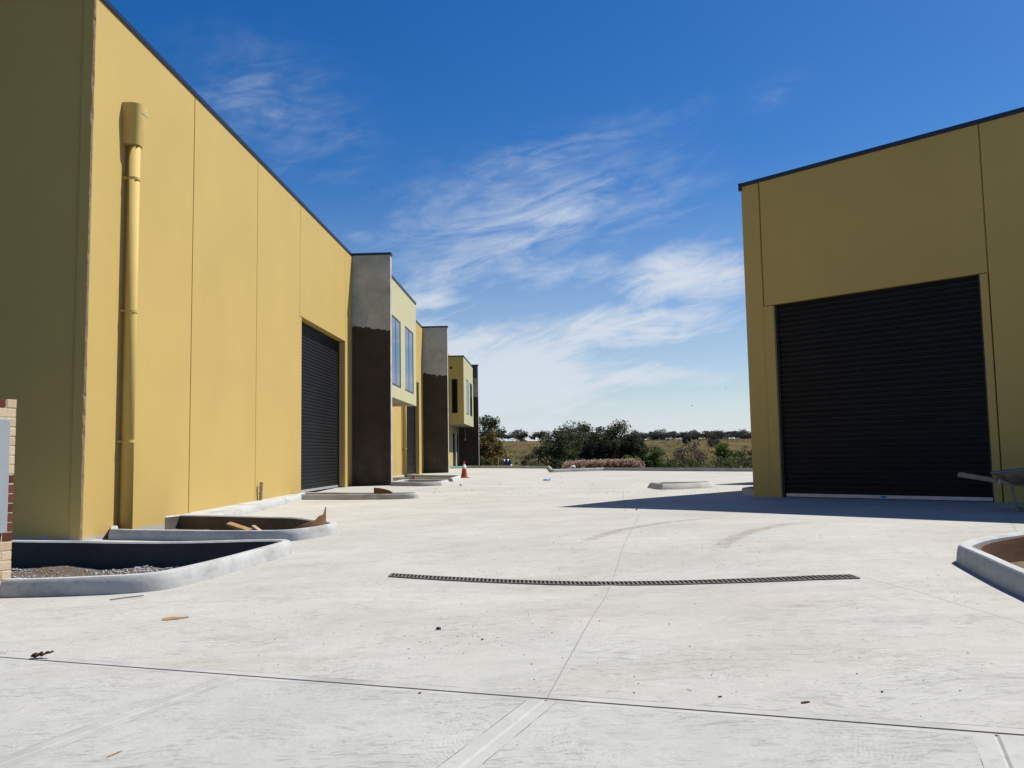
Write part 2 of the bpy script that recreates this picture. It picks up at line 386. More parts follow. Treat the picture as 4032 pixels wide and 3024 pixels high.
# ------------------------------------------------------------------ mesh helpers
class MB:
    def __init__(s): s.v, s.f, s.k = [], [], []
    def face(s, pts, k=0):
        i = len(s.v); s.v.extend([tuple(p) for p in pts]); s.f.append(tuple(range(i, i + len(pts)))); s.k.append(k)
    def box(s, a, b, k=0, M=None):
        (x0, y0, z0), (x1, y1, z1) = a, b
        if x0 > x1: x0, x1 = x1, x0
        if y0 > y1: y0, y1 = y1, y0
        if z0 > z1: z0, z1 = z1, z0
        P = [Vector(p) for p in ((x0, y0, z0), (x1, y0, z0), (x1, y1, z0), (x0, y1, z0), (x0, y0, z1), (x1, y0, z1), (x1, y1, z1), (x0, y1, z1))]
        if M is not None: P = [M @ p for p in P]
        i = len(s.v); s.v.extend([tuple(p) for p in P])
        ks = k if isinstance(k, (list, tuple)) else [k] * 6
        for j, q in enumerate(((0, 3, 2, 1), (4, 5, 6, 7), (0, 1, 5, 4), (1, 2, 6, 5), (2, 3, 7, 6), (3, 0, 4, 7))):
            s.f.append(tuple(i + t for t in q)); s.k.append(ks[j])      # bottom, top, -y, +x, +y, -x
    def prism(s, poly, z0, z1, k=0, ktop=None):
        """poly counter-clockwise list of (x, y); z0, z1 numbers or functions"""
        f0 = z0 if callable(z0) else (lambda x, y: z0)
        f1 = z1 if callable(z1) else (lambda x, y: z1)
        n = len(poly); i = len(s.v)
        s.v.extend([(x, y, f0(x, y)) for x, y in poly]); s.v.extend([(x, y, f1(x, y)) for x, y in poly])
        s.f.append(tuple(i + n + t for t in range(n))); s.k.append(k if ktop is None else ktop)
        s.f.append(tuple(i + t for t in reversed(range(n)))); s.k.append(k)
        for t in range(n):
            u = (t + 1) % n
            s.f.append((i + t, i + u, i + n + u, i + n + t)); s.k.append(k)
    def tube(s, pts, rad, seg=8, k=0, caps=True):
        pts = [Vector(p) for p in pts]
        rad = rad if isinstance(rad, (list, tuple)) else [rad] * len(pts)
        rings = []
        ref = None
        for i, p in enumerate(pts):
            d = (pts[min(i + 1, len(pts) - 1)] - pts[max(i - 1, 0)]).normalized()
            if ref is None:
                ref = Vector((1, 0, 0)) if abs(d.x) < 0.9 else Vector((0, 1, 0))
            a = (ref - d * ref.dot(d)).normalized(); b = d.cross(a); ref = a
            st = len(s.v)
            for j in range(seg):
                t = 2 * math.pi * j / seg
                s.v.append(tuple(p + (a * math.cos(t) + b * math.sin(t)) * rad[i]))
            rings.append(st)
        for i in range(len(rings) - 1):
            for j in range(seg):
                u = (j + 1) % seg
                s.f.append((rings[i] + j, rings[i] + u, rings[i + 1] + u, rings[i + 1] + j)); s.k.append(k)
        if caps:
            s.f.append(tuple(rings[0] + j for j in reversed(range(seg)))); s.k.append(k)
            s.f.append(tuple(rings[-1] + j for j in range(seg))); s.k.append(k)
    def lathe(s, prof, seg=20, c=(0, 0, 0), k=0):
        st = len(s.v)
        for r_, z in prof:
            for j in range(seg):
                t = 2 * math.pi * j / seg
                s.v.append((c[0] + r_ * math.cos(t), c[1] + r_ * math.sin(t), c[2] + z))
        for i in range(len(prof) - 1):
            for j in range(seg):
                u = (j + 1) % seg
                s.f.append((st + i * seg + j, st + i * seg + u, st + (i + 1) * seg + u, st + (i + 1) * seg + j)); s.k.append(k)
        s.f.append(tuple(st + (len(prof) - 1) * seg + j for j in range(seg))); s.k.append(k)
    def sweep(s, rows, k=0, closed=False):
        """rows: list of equal-length point rows; quads between neighbouring rows"""
        n = len(rows[0]); st = len(s.v)
        for r_ in rows: s.v.extend([tuple(p) for p in r_])
        m = len(rows)
        for i in range(m if closed else m - 1):
            i2 = (i + 1) % m
            for j in range(n - 1):
                kk = k[j] if isinstance(k, (list, tuple)) else k
                s.f.append((st + i * n + j, st + i2 * n + j, st + i2 * n + j + 1, st + i * n + j + 1)); s.k.append(kk)
    def build(s, name, mats, parent=None, smooth=False, bevel=0.0, fix=True):
        me = bpy.data.meshes.new(name)
        me.from_pydata(s.v, [], s.f)
        mats = mats if isinstance(mats, (list, tuple)) else [mats]
        for m in mats: me.materials.append(m)
        me.polygons.foreach_set('material_index', s.k)
        if fix:
            bm = bmesh.new(); bm.from_mesh(me)
            bmesh.ops.remove_doubles(bm, verts=bm.verts, dist=1e-5)
            bmesh.ops.recalc_face_normals(bm, faces=bm.faces)
            bm.to_mesh(me); bm.free()
        if smooth: me.polygons.foreach_set('use_smooth', [True] * len(me.polygons))
        me.update()
        o = bpy.data.objects.new(name, me); COL.objects.link(o)
        if parent is not None: o.parent = parent
        if bevel:
            b = o.modifiers.new('bevel', 'BEVEL'); b.width = bevel; b.segments = 2; b.limit_method = 'ANGLE'; b.angle_limit = R(40)
        return o

def tag(o, label=None, cat=None, group=None, kind=None):
    if label: o['label'] = label
    if cat: o['category'] = cat
    if group: o['group'] = group
    if kind: o['kind'] = kind
    return o
def empty(name, loc=(0, 0, 0), rz=0.0):
    o = bpy.data.objects.new(name, None); COL.objects.link(o)
    o.location = loc; o.rotation_euler = (0, 0, rz); o.empty_display_size = 0.3
    return o
def copy_tree(o, parent=None):
    c = o.copy(); COL.objects.link(c)
    if parent is not None: c.parent = parent
    for ch in list(o.children): copy_tree(ch, c)
    return c

def interp(t, xs, ys):
    if t <= xs[0]: return ys[0]
    for i in range(len(xs) - 1):
        if t <= xs[i + 1]: return ys[i] + (ys[i + 1] - ys[i]) * (t - xs[i]) / (xs[i + 1] - xs[i])
    return ys[-1]

# drain line and its shallow dish
DR = [Vector((-1.22, 8.32)), Vector((0.77, 7.35)), Vector((2.74, 6.88))]
def gz0(x, y):
    L = interp(y, [13, 24, 30, 40, 66, 90], [-.2, -.1, 0, 0, .28, .3])
    return L * (interp(x, [-4.5, 2.5], [1, 0]) if L < 0 else 1.0)
def drain_pt(t):
    a = DR[0].lerp(DR[2], t)
    return a
_da = (DR[2] - DR[0]); _dl = _da.length; _da = _da / _dl; _dn = Vector((-_da.y, _da.x))
def gz(x, y):
    q = Vector((x, y)) - DR[0]
    u, v = q.dot(_da) / _dl, q.dot(_dn)
    dip = 0.0
    if -0.25 < u < 1.25 and abs(v) < 2.4:
        dip = 0.105 * max(0.0, 1 - abs((u - 0.47) / 0.62) ** 1.7) * (0.5 + 0.5 * math.cos(math.pi * v / 2.4))
    return gz0(x, y) - dip

def inside(pt, poly):
    x, y = pt; c = False; n = len(poly)
    for i in range(n):
        (x0, y0), (x1, y1) = poly[i], poly[(i + 1) % n]
        if (y0 > y) != (y1 > y) and x < (x1 - x0) * (y - y0) / (y1 - y0) + x0: c = not c
    return c
def area(poly): return 0.5 * sum(poly[i][0] * poly[(i + 1) % len(poly)][1] - poly[(i + 1) % len(poly)][0] * poly[i][1] for i in range(len(poly)))
def offset(poly, d, closed=True):
    """shift a polyline to its left by d (mitred)"""
    n = len(poly); out = []
    for i in range(n):
        p = Vector(poly[i])
        a = Vector(poly[i - 1]) if (closed or i > 0) else None
        b = Vector(poly[(i + 1) % n]) if (closed or i < n - 1) else None
        ns = []
        if a is not None: e = (p - a).normalized(); ns.append(Vector((-e.y, e.x)))
        if b is not None: e = (b - p).normalized(); ns.append(Vector((-e.y, e.x)))
        if len(ns) == 1: q = p + ns[0] * d
        else:
            m = (ns[0] + ns[1])
            if m.length < 1e-4: q = p + ns[0] * d
            else:
                m.normalize(); q = p + m * (d / max(0.45, m.dot(ns[0])))
        out.append((q.x, q.y))
    return out
def smooth_poly(poly, it=2, closed=True):
    for _ in range(it):
        out = []; n = len(poly)
        rng_ = range(n) if closed else range(n - 1)
        if not closed: out.append(poly[0])
        for i in rng_:
            (x0, y0), (x1, y1) = poly[i], poly[(i + 1) % n]
            out.append((x0 * .75 + x1 * .25, y0 * .75 + y1 * .25)); out.append((x0 * .25 + x1 * .75, y0 * .25 + y1 * .75))
        if not closed: out.append(poly[-1])
        poly = out
    return poly
def dens_poly(poly, step, closed=True):
    out = []; n = len(poly)
    for i in range(n if closed else n - 1):
        a, b = Vector(poly[i]), Vector(poly[(i + 1) % n])
        m = max(1, int((b - a).length / step))
        for j in range(m): q = a.lerp(b, j / m); out.append((q.x, q.y))
    if not closed: out.append(tuple(poly[-1]))
    return out

# ------------------------------------------------------------------ planters, kerbs: outlines
PL = {
 'near': [(-9.5, 8.0), (-6.5, 7.80), (-4.6, 7.68), (-3.95, 7.61), (-3.42, 7.60), (-3.16, 7.74), (-3.03, 8.1), (-2.9, 8.75), (-2.72, 10.05), (-2.70, 10.45), (-2.86, 10.72), (-3.3, 10.86), (-3.8, 10.97), (-6.9, 11.75), (-9.5, 12.4)],
 'wedge': [(-6.78, 13.34), (-5.1, 12.82), (-3.62, 12.19), (-3.2, 12.10), (-2.95, 12.3), (-2.78, 12.75), (-2.70, 13.15), (-2.83, 13.46), (-3.3, 14.20), (-3.85, 14.98), (-4.5, 15.42), (-5.6, 15.95), (-6.72, 16.4)],
 'door': [(-6.20, 23.30), (-5.72, 23.22), (-4.57, 22.86), (-3.75, 22.52), (-2.95, 22.32), (-2.58, 22.38), (-2.48, 22.7), (-2.60, 23.05), (-3.1, 23.33), (-6.17, 24.98)],
 'box': [(-4.46, 30.20), (-4.3, 30.06), (-3.3, 29.50), (-2.75, 29.55), (-2.5, 29.75), (-2.36, 31.5), (-2.45, 32.05), (-2.78, 32.26), (-4.14, 33.46), (-4.46, 33.1)],
 'pipe': [(-5.72, 37.30), (-5.29, 36.95), (-2.75, 34.15), (-2.42, 34.08), (-2.33, 38.06), (-2.45, 39.2), (-2.75, 39.45), (-5.52, 42.6)],
 'right': [(9.0, 10.45), (6.5, 9.42), (5.12, 8.62), (4.49, 8.16), (4.15, 7.85), (3.87, 7.52), (3.82, 7.38), (3.65, 6.79), (3.46, 6.11), (3.34, 5.61), (3.10, 4.7), (3.3, 4.4), (9.0, 4.6)],
 'island': [(3.88, 24.75), (3.95, 23.45), (4.08, 23.28), (4.50, 23.32), (5.60, 23.92), (5.95, 24.6), (5.75, 25.05), (4.3, 25.05)],
 'corner': [(5.46, 19.03), (5.32, 19.55), (5.36, 19.98), (5.7, 20.5), (9.3, 24.0), (9.9, 23.42)],
}
for k_ in PL:
    if area(PL[k_]) < 0: PL[k_] = PL[k_][::-1]
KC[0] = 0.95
M_tar = mat_conc('dark_inner_face', (0.055, 0.051, 0.046), (0.08, 0.075, 0.068), 2.0, 0.2, False)  # near-black colour on the inner faces of the near planter kerb
M_inner_brown = mat_conc('brown_inner_face', (0.095, 0.078, 0.064), (0.14, 0.118, 0.098), 2.0, 0.2, False)  # dark brown colour on the inner faces of the wedge kerb
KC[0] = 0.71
def kerb(name, poly, label, closed=True, h=0.15, w=0.15, deep=0.45, seed=0, hz=None, cat='kerb', sm=1, bat=0.0, finish=None):
    zf = hz or gz
    path = dens_poly(smooth_poly(poly, sm, closed), 0.35, closed)
    w += bat
    offs = [0.0, 0.02 + bat * .1, 0.028 + bat * .6, 0.040 + bat, 0.055 + bat, w - 0.02, w, w + 0.002]
    hs_ = [-0.35, 0.0, h * 0.55, h - 0.018, h, h, h - 0.02, -deep]
    lines = [offset(path, d, closed) for d in offs]
    rnd = random.Random(seed)
    mb = MB(); rows = []
    for i in range(len(path)):
        base = zf(*path[i])
        wob = noise.noise(Vector((path[i][0] * 1.3, path[i][1] * 1.3, seed))) * 0.006
        rows.append([(lines[j][i][0], lines[j][i][1], base + hs_[j] + (wob if j > 2 else 0)) for j in range(len(offs))])
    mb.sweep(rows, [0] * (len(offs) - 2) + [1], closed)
    if not closed:
        mb.face(rows[0]); mb.face(list(reversed(rows[-1])))
    o = mb.build(name, [M_kerb, finish or M_kerb])
    for p in o.data.polygons: p.use_smooth = True
    o.data.set_sharp_from_angle(angle=R(38))
    tag(o, label, cat)
    return o

# ------------------------------------------------------------------ ground: driveway, path, road, paddock
PA, PD = Vector((0.13, 3.80)), Vector((0.919, -0.394)).normalized()
PN = Vector((PD.y, -PD.x))            # towards the camera side
if PN.y > 0: PN = -PN
def path_pt(u, v): q = PA + PD * u + PN * v; return (q.x, q.y)

JOINTS = [(smooth_poly([path_pt(0.0, 0.0), (0.60, 6.1), (0.90, 7.9), (2.07, 14.02)], 2, False), 0.006), ([(1.97, 15.03), (2.83, 21.9)], 0.010),
          ([(2.80, 6.87), (2.84, 5.64), (2.89, 4.87), (2.93, 3.6)], 0.009), ([(5.2, 8.68), (6.08, 10.29), (8.11, 14.07)], 0.010)]
HOLES = [offset(PL[k_], 0.075) for k_ in PL]
def in_hole(c): return any(inside(c, h) for h in HOLES)

def make_drive():
    bound = [path_pt(-7.2, -0.004), path_pt(26, -0.004), (48, 14), (33.7, 23.0), (11.84, 41.85), (5.13, 47.65), (2.02, 46.09), (2.17, 54.02), (-2.95, 58.75), (-3.4, 66.5), (-9, 66.5), (-9, 14)]
    pts, edges = [], []
    def add_loop(loop, closed=True):
        s0 = len(pts); pts.extend([Vector(p) for p in loop])
        n = len(loop)
        for i in range(n if closed else n - 1): edges.append((s0 + i, s0 + (i + 1) % n))
    add_loop(dens_poly(bound, 1.0))
    for k_ in PL: add_loop(dens_poly(offset(PL[k_], 0.075), 0.4))
    add_loop([path_pt(-7.19 + 0.5 * i, -0.065) for i in range(67)], False)
    add_loop([path_pt(-7.19 + 0.1 * i, -0.0705 + 0.003 * noise.noise(Vector((i * 0.7, 0, 0)))) for i in range(331)], False)
    strips = []
    for pl, w in JOINTS:
        pl = dens_poly(pl, 0.4, False)
        a, b = offset(pl, w / 2, False), offset(pl, -w / 2, False)
        loop = a + b[::-1]; strips.append(loop); add_loop(loop)
    y = 1.0
    while y < 66:
        st = 0.35 if y < 13 else (1.0 if y < 34 else 2.5)
        x = -20.0
        while x < 34:
            sx = st if -6 < x < 8 else st * 3
            c = (x, y)
            if inside(c, bound): pts.append(Vector(c))
            x += sx
        y += st
    V, E_, F_, _, _, _ = delaunay_2d_cdt(pts, edges, [], 0, 1e-4)
    mb = MB()
    mb.v = [(v.x, v.y, gz(v.x, v.y)) for v in V]
    for f in F_:
        cx_ = sum(V[i].x for i in f) / len(f); cy_ = sum(V[i].y for i in f) / len(f)
        if not inside((cx_, cy_), bound) or in_hole((cx_, cy_)): continue
        k = 0
        vv_ = (Vector((cx_, cy_)) - PA).dot(PN)
        if -0.065 < vv_ < -0.003: k = 1
        elif -0.0735 < vv_ <= -0.065: k = 4 if vv_ > -0.0695 else 0
        for lp in strips:
            if inside((cx_, cy_), lp): k = 2
        mb.f.append(tuple(f)); mb.k.append(k)
    # small vertical lip down into the joint along the path
    for i in range(16, 82):
        a, b = path_pt(-15 + .5 * i, -0.004), path_pt(-14.5 + .5 * i, -0.004)
        mb.face([(a[0], a[1], gz(*a)), (b[0], b[1], gz(*b)), (b[0], b[1], gz(*b) - .006), (a[0], a[1], gz(*a) - .006)], 3)
    o = mb.build('driveway', [M_drive, M_smooth, M_saw, M_groove, M_line])
    for p in o.data.polygons:
        if p.normal.z < 0 and abs(p.normal.z) > 0.5: p.flip()
    tag(o, kind='structure')
    return o
make_drive()

def make_path():
    us = [-15.0]
    cross = [-1.71, 0.0, 1.73]
    brk = set()
    for c in cross:
        for d in (-0.079, -0.075, -0.010, 0.0, 0.010, 0.060, 0.064): brk.add(round(c + d, 4))
    for i in range(-30, 53): brk.add(round(i * 0.5 + 0.013, 4))
    us = sorted(b for b in brk if -7.2 <= b <= 26)
    vs = [0.006, 0.052] + [0.0555] + [0.0555 + 0.4 * i for i in range(1, 15)]
    def zof(u, v):
        x, y = path_pt(u, v); z = gz0(x, y)
        if u in cross: z -= 0.007
        if abs(v - 0.006) < 1e-6: z -= 0.003
        wob = 0.0
        return z
    mb = MB()
    for i in range(len(us) - 1):
        for j in range(len(vs) - 1):
            um, vm = (us[i] + us[i + 1]) / 2, (vs[j] + vs[j + 1]) / 2
            k = 0
            if vm < 0.052: k = 1
            elif vm < 0.0555: k = 3
            for c in cross:
                if c - 0.0751 < um < c + 0.0601: k = 1
                elif c - 0.0791 < um < c + 0.0641 and vm > 0.0555: k = 3
                if abs(um - c) < 0.0101 and us[i] < c + 0.001: k = 1
            if um > 1.73: k = 1 if um < 4 else 0
            q = [(us[i], vs[j]), (us[i + 1], vs[j]), (us[i + 1], vs[j + 1]), (us[i], vs[j + 1])]
            mb.face([(*path_pt(*a), zof(*a)) for a in q], k)
    # floor of the joint between path and driveway
    for i in range(8, 41):
        a, b = path_pt(-15 + i, -0.02), path_pt(-14 + i, -0.02); c, d = path_pt(-14 + i, 0.014), path_pt(-15 + i, 0.014)
        mb.face([(p[0], p[1], gz0(*p) - 0.0045) for p in (a, b, c, d)], 2)
    o = mb.build('footpath', [M_path, M_smooth, M_groove, M_line])
    for p in o.data.polygons:
        if p.normal.z < 0: p.flip()
    tag(o, kind='structure')
make_path()

def tz(x, y):
    b = interp(y, [45, 60, 100, 150, 400, 460, 3000], [-.6, -1.2, -2.4, -1.8, 7.4, 7.7, 5.])
    b += interp(x, [-60, 60], [1.3, 0]) * interp(y, [150, 400], [0, 1])
    if y > 120: b += noise.noise(Vector((x * 0.012, y * 0.012, 3.0))) * 0.45
    return b
mb = MB()
xs = [-2500, -1200, -600, -350, -220, -150] + list(range(-110, 191, 6)) + [220, 280, 380, 600, 1200, 2500]
ys = [-400, -150, -60, -20, 0, 20, 40, 45, 50, 55, 60, 66, 72, 80, 90, 100] + list(range(112, 470, 12)) + [500, 600, 900, 1500, 3000]
mb.sweep([[(x, y, tz(x, y)) for y in ys] for x in xs])
o = mb.build('paddock', M_field, smooth=True); tag(o, kind='structure')
for p in o.data.polygons:
    if p.normal.z < 0: p.flip()
# road behind the path
mb = MB()
for i in range(20):
    a, b, c, d = path_pt(-60 + 6 * i, 5.65), path_pt(-54 + 6 * i, 5.65), path_pt(-54 + 6 * i, 15), path_pt(-60 + 6 * i, 15)
    mb.face([(p[0], p[1], -0.42) for p in (a, b, c, d)])
o = mb.build('road', M_road); tag(o, kind='structure')
for p in o.data.polygons:
    if p.normal.z < 0: p.flip()

# ------------------------------------------------------------------ kerbs
kerb('planter_kerb', PL['near'], 'long low concrete kerb round the gravel bed behind the brick pier', seed=1, h=0.16, deep=0.40, finish=M_tar)
kerb('planter_kerb', PL['wedge'], 'wedge shaped concrete kerb holding bent plywood and a timber offcut, below the tall yellow downpipe', seed=2, h=0.16, finish=M_inner_brown)
kerb('planter_kerb', PL['door'], 'narrow round ended concrete kerb in front of the near black roller door', seed=3, h=0.14)
kerb('planter_kerb', PL['box'], 'concrete kerb under the first overhanging window box, nearer of the two there', seed=4, h=0.15, sm=0, bat=0.04)
kerb('planter_kerb', PL['pipe'], 'concrete kerb with the traffic cone at its tip', seed=5, h=0.15, sm=0, bat=0.04)
kerb('planter_kerb', PL['right'], 'concrete kerb with a curved plywood lining at the right edge', seed=6, h=0.16, w=0.14)
kerb('kerb_island', PL['island'], 'small concrete kerb island standing alone on the sunlit driveway', seed=7, h=0.16, sm=0, bat=0.07)
kerb('planter_kerb', PL['corner'], 'concrete kerb against the left corner of the right building, in shade', seed=8, h=0.16, sm=0)
bl = [(-3.25, 59.0), (2.17, 54.02), (2.02, 46.0)]
kerb('boundary_kerb', bl, 'far concrete kerb running from the last dark fin wall to a short return', closed=False, seed=9, h=0.17, hz=gz, sm=0)
br = [(2.2, 46.15), (5.13, 47.65), (11.84, 41.85), (34, 22.7)]
kerb('boundary_kerb', br, 'far concrete kerb in front of the dry reeds and the wire fence posts', closed=False, seed=10, h=0.17, sm=0)
# plain apron kerb along the foot of the left wall
mb = MB()
ap = [(-6.62, 15.9), (-5.72, 15.93), (-5.76, 18.0), (-5.80, 21.0), (-5.86, 23.28), (-6.28, 23.45)]
rows = []
for (x0, y0), (x1, y1) in (((-6.62, 16.35), (-5.70, 15.88)), ((-6.52, 18.0), (-5.75, 18.0)), ((-6.41, 20.7), (-5.80, 20.7)), ((-6.30, 23.5), (-5.86, 23.30))):
    g = gz(x1, y1)
    rows.append([(x1 + 0.02, y1, g - 0.3), (x1 + 0.02, y1, g), (x1, y1, g + 0.12), (x1 - 0.02, y1, g + 0.145), (x1 - 0.06, y1, g + 0.15), (x0, y0, g + 0.145), (x0 - 0.05, y0, g - 0.3)])
mb.sweep(rows); mb.face(rows[0]); mb.face(rows[-1])
o = mb.build('wall_kerb', M_kerb); o.data.set_sharp_from_angle(angle=R(38))
for p in o.data.polygons: p.use_smooth = True
tag(o, 'straight white concrete kerb along the foot of the sunlit yellow wall', 'kerb')

# soil inside the planters
def bed(key, name, depth, mat, label=None):
    poly = dens_poly(smooth_poly(offset(PL[key], 0.10), 1), 0.25)
    pts = [Vector(p) for p in poly]; n = len(pts)
    edges = [(i, (i + 1) % n) for i in range(n)]
    x0, x1 = min(p.x for p in pts), max(p.x for p in pts); y0, y1 = min(p.y for p in pts), max(p.y for p in pts)
    st = 0.12 if key in ('near', 'wedge', 'right') else 0.4
    y = y0
    while y < y1:
        x = x0
        while x < x1:
            if inside((x, y), poly): pts.append(Vector((x, y)))
            x += st
        y += st
    V, E_, F_, _, _, _ = delaunay_2d_cdt(pts, edges, [], 0, 1e-4)
    mb = MB(); mb.v = [(v.x, v.y, gz0(v.x, v.y) - depth + noise.fractal(Vector((v.x * 1.6, v.y * 1.6, 5)), 1.0, 2.0, 4) * 0.05) for v in V]
    for f in F_:
        c = (sum(V[i].x for i in f) / 3, sum(V[i].y for i in f) / 3)
        if inside(c, poly): mb.f.append(tuple(f)); mb.k.append(0)
    o = mb.build(name, mat, smooth=True)
    for p in o.data.polygons:
        if p.normal.z < 0: p.flip()
    tag(o, kind='structure')
    return o
bed('near', 'gravel_bed', 0.17, M_gravel)
bed('wedge', 'soil', 0.10, M_earth)
for k_ in ('door', 'box', 'pipe', 'island', 'corner', 'right'): bed(k_, 'soil', 0.10, M_earth)
# loose stones in the near bed (nobody could count them)
rnd = random.Random(5)
mb = MB()
inn = offset(PL['near'], 0.2)
def blob(mb, c, r_, rnd, k=0, flat=0.7):
    bm = bmesh.new(); bmesh.ops.create_icosphere(bm, subdivisions=1, radius=1.0)
    ph = rnd.random() * 100
    st = len(mb.v)
    for v in bm.verts:
        d = v.co.copy(); s_ = r_ * (0.75 + 0.5 * noise.noise(d * 1.1 + Vector((ph, ph, 0))))
        mb.v.append((c[0] + d.x * s_ * 1.15, c[1] + d.y * s_, c[2] + d.z * s_ * flat))
    for f in bm.faces: mb.f.append(tuple(st + v.index for v in f.verts)); mb.k.append(k)
    bm.free()
n_ = 0
while n_ < 2400:
    x, y = rnd.uniform(-6.5, -2.8), rnd.uniform(7.8, 10.9)
    if not inside((x, y), inn): continue
    dense = noise.noise(Vector((x * 0.9, y * 0.9, 2))) + 0.08 * (x + 5) + 0.1 * (y - 9)
    if rnd.random() > dense + 0.35: continue
    g = gz0(x, y) - 0.17 + noise.fractal(Vector((x * 1.6, y * 1.6, 5)), 1.0, 2.0, 4) * 0.05
    blob(mb, (x, y, g + 0.006), rnd.uniform(0.009, 0.030), rnd); n_ += 1
o = mb.build('gravel', M_stone, fix=False); tag(o, 'loose grey gravel lying in the near kerbed bed', 'gravel', kind='stuff')

# ------------------------------------------------------------------ left building (local x = out from wall, y = along wall, z up)
LB = empty('warehouse', (-5.95, 29.82, 0), -0.03991)
tag(LB, 'long yellow warehouse row on the left with dark fin walls, roller doors and window boxes', 'building')
def lp(name, mb, mats, bevel=0.0, smooth=False, parent=None):
    return mb.build(name, mats, parent or LB, smooth, bevel)
S0, S1, ZT = -16.87, 36.9, 8.56
TH = 0.19
def panel(rects, x1=0.0, th=TH, k=0):
    mb = MB()
    for (a, b, z0, z1) in rects: mb.box((x1 - th, a, z0), (x1, b, z1), k)
    return mb
G = 0.014
for rects in ([(S0 + 0.03, -13.03 - G, -.5, ZT)], [(-13.03 + G, -9.22 - G * .7, -.5, ZT)], [(-9.22 + G * .7, -5.57 - G * .7, -.5, ZT), (-5.57 - G * .7, -5.38, -.5, 5.17)],
              [(-5.57 + G * .7, 0.04 - G * .7, 5.19, ZT)], [(-0.05, 0.04 - G * .7, -.5, 5.17), (0.04 + G * .7 - 0.004, 5.6, -.5, ZT)], [(5.6 + G, 12.70, -.5, ZT)], [(12.7, 17.34, 5.19, ZT)], [(17.34, 22.5, -.5, ZT)], [(22.5 + G, 28.3, -.5, ZT)]):
    lp('wall_panel', panel(rects), M_yel, bevel=0.008)
# sealant strips behind the joints
for s_, z0 in ((-13.03, -.4), (-9.22, -.4), (-5.57, 5.18), (0.04, 5.18), (5.6, -.4), (22.5, -.4)):
    mb = MB(); mb.box((-0.06, s_ - 0.03, z0), (-0.022, s_ + 0.03, ZT - 0.01)); lp('joint_seal', mb, M_seal)
# bare chipped edge at the near corner
mb = MB()
rnd = random.Random(3)
z = -0.45
rows = []
while z < ZT - 0.02:
    e = rnd.uniform(0.006, 0.016) if rnd.random() < 0.8 else rnd.uniform(0.012, 0.03)
    rows.append([(-TH, S0 + 0.03, z), (-TH, S0, z), (-0.012 - e, S0, z), (-0.001, S0 + 0.012 + e * 0.6, z), (-0.001, S0 + 0.03, z)])
    z += rnd.uniform(0.05, 0.16)
rows.append([(p[0], p[1], ZT) for p in rows[-1]])
mb.sweep(rows, [1, 1, 0, 1])
lp('corner_edge', mb, [M_raw, M_yel])
# end wall facing the street, set back slightly from the edge of the long wall
mb = MB()
mb.box((-22.0, S0 + 0.03, -.5), (-TH - 0.012, S0 + 0.21, ZT))
lp('end_wall', mb, M_yel, bevel=0.006)
mb = MB()
mb.box((-22.0, S0 + 0.3, 8.1), (-TH - 0.02, S1 - 0.3, 8.2)); mb.box((-22.2, S0 + 0.03, -.5), (-22.0, S1, ZT)); mb.box((-22.0, S1 - 0.2, -.5), (-0.2, S1, ZT))
lp('roof', mb, M_roof)
# capping
mb = MB()
mb.box((-TH - 0.04, S0 - 0.03, ZT - 0.02), (0.028, 28.27, ZT + 0.075)); mb.box((-22.2, S0 - 0.025, ZT - 0.015), (-TH - 0.045, S0 + 0.25, ZT + 0.07))
lp('capping', mb, M_cap, bevel=0.008)

def roller(parent, o, u, n, w, z0, z1, pitch=0.105, proud=0.0, flip=False, sticker=False):
    """ribbed curtain: o origin, u along, n outward (local vectors)"""
    o, u, n = Vector(o), Vector(u), Vector(n)
    mb = MB(); rows = []
    prof = []
    z = z0 + 0.07
    while z < z1:
        for dz_, d_ in ((0, 0.0), (0.012, 0.020), (0.060, 0.024), (0.080, 0.018), (0.092, 0.0)):
            if z + dz_ <= z1: prof.append((z + dz_, d_))
        z += pitch
    for t in (0.0, w):
        rows.append([o + u * t + n * d_ + Vector((0, 0, zz_)) for zz_, d_ in prof])
    mb.sweep(rows)
    d = mb.build('roller_door', M_shut, parent)
    mb = MB()
    A = Matrix(((u.x, n.x, 0, o.x), (u.y, n.y, 0, o.y), (0, 0, 1, 0), (0, 0, 0, 1)))
    mb.box((0.06, -0.02, z0 + 0.012), (w - 0.02, 0.035, z0 + 0.085), 0, A)
    mb.build('bottom_rail', M_galv, d, bevel=0.005)
    if sticker:
        mb = MB(); mb.box((w * 0.515 - 0.05, 0.0355, z0 + 0.028), (w * 0.515 + 0.05, 0.038, z0 + 0.076), 0, A)
        mb.build('blue_sticker', M_blue, d)
    for t in (0.0, w):
        mb = MB(); mb.box((t - 0.045, -0.03, z0), (t + 0.045, 0.05, z1), 0, A)
        mb.build('guide_rail', M_frame, d, bevel=0.004)
    return d
roller(LB, (-0.26, -5.38, 0), (0, 1, 0), (1, 0, 0), 5.33, 0.0, 5.24)
roller(LB, (-0.26, 12.70, 0), (0, 1, 0), (1, 0, 0), 4.64, 0.02, 5.24)
# door reveals behind the wall panels
for a, b in ((-5.38, -0.05), (12.70, 17.34)):
    mb = MB(); mb.box((-0.40, b, -.4), (-TH, b + 0.14, 5.3)); mb.box((-0.40, a - 0.14, -.4), (-TH, a, 5.3)); mb.box((-0.42, a, 5.19), (-TH, b, 5.6))
    lp('door_reveal', mb, M_yel)
mb = MB(); mb.box((-0.55, -5.5, -.3), (-0.43, 0.1, 5.4)); lp('door_backing', mb, M_dark)
mb = MB(); mb.box((-0.55, 12.6, -.3), (-0.43, 17.45, 5.4)); lp('door_backing', mb, M_dark)

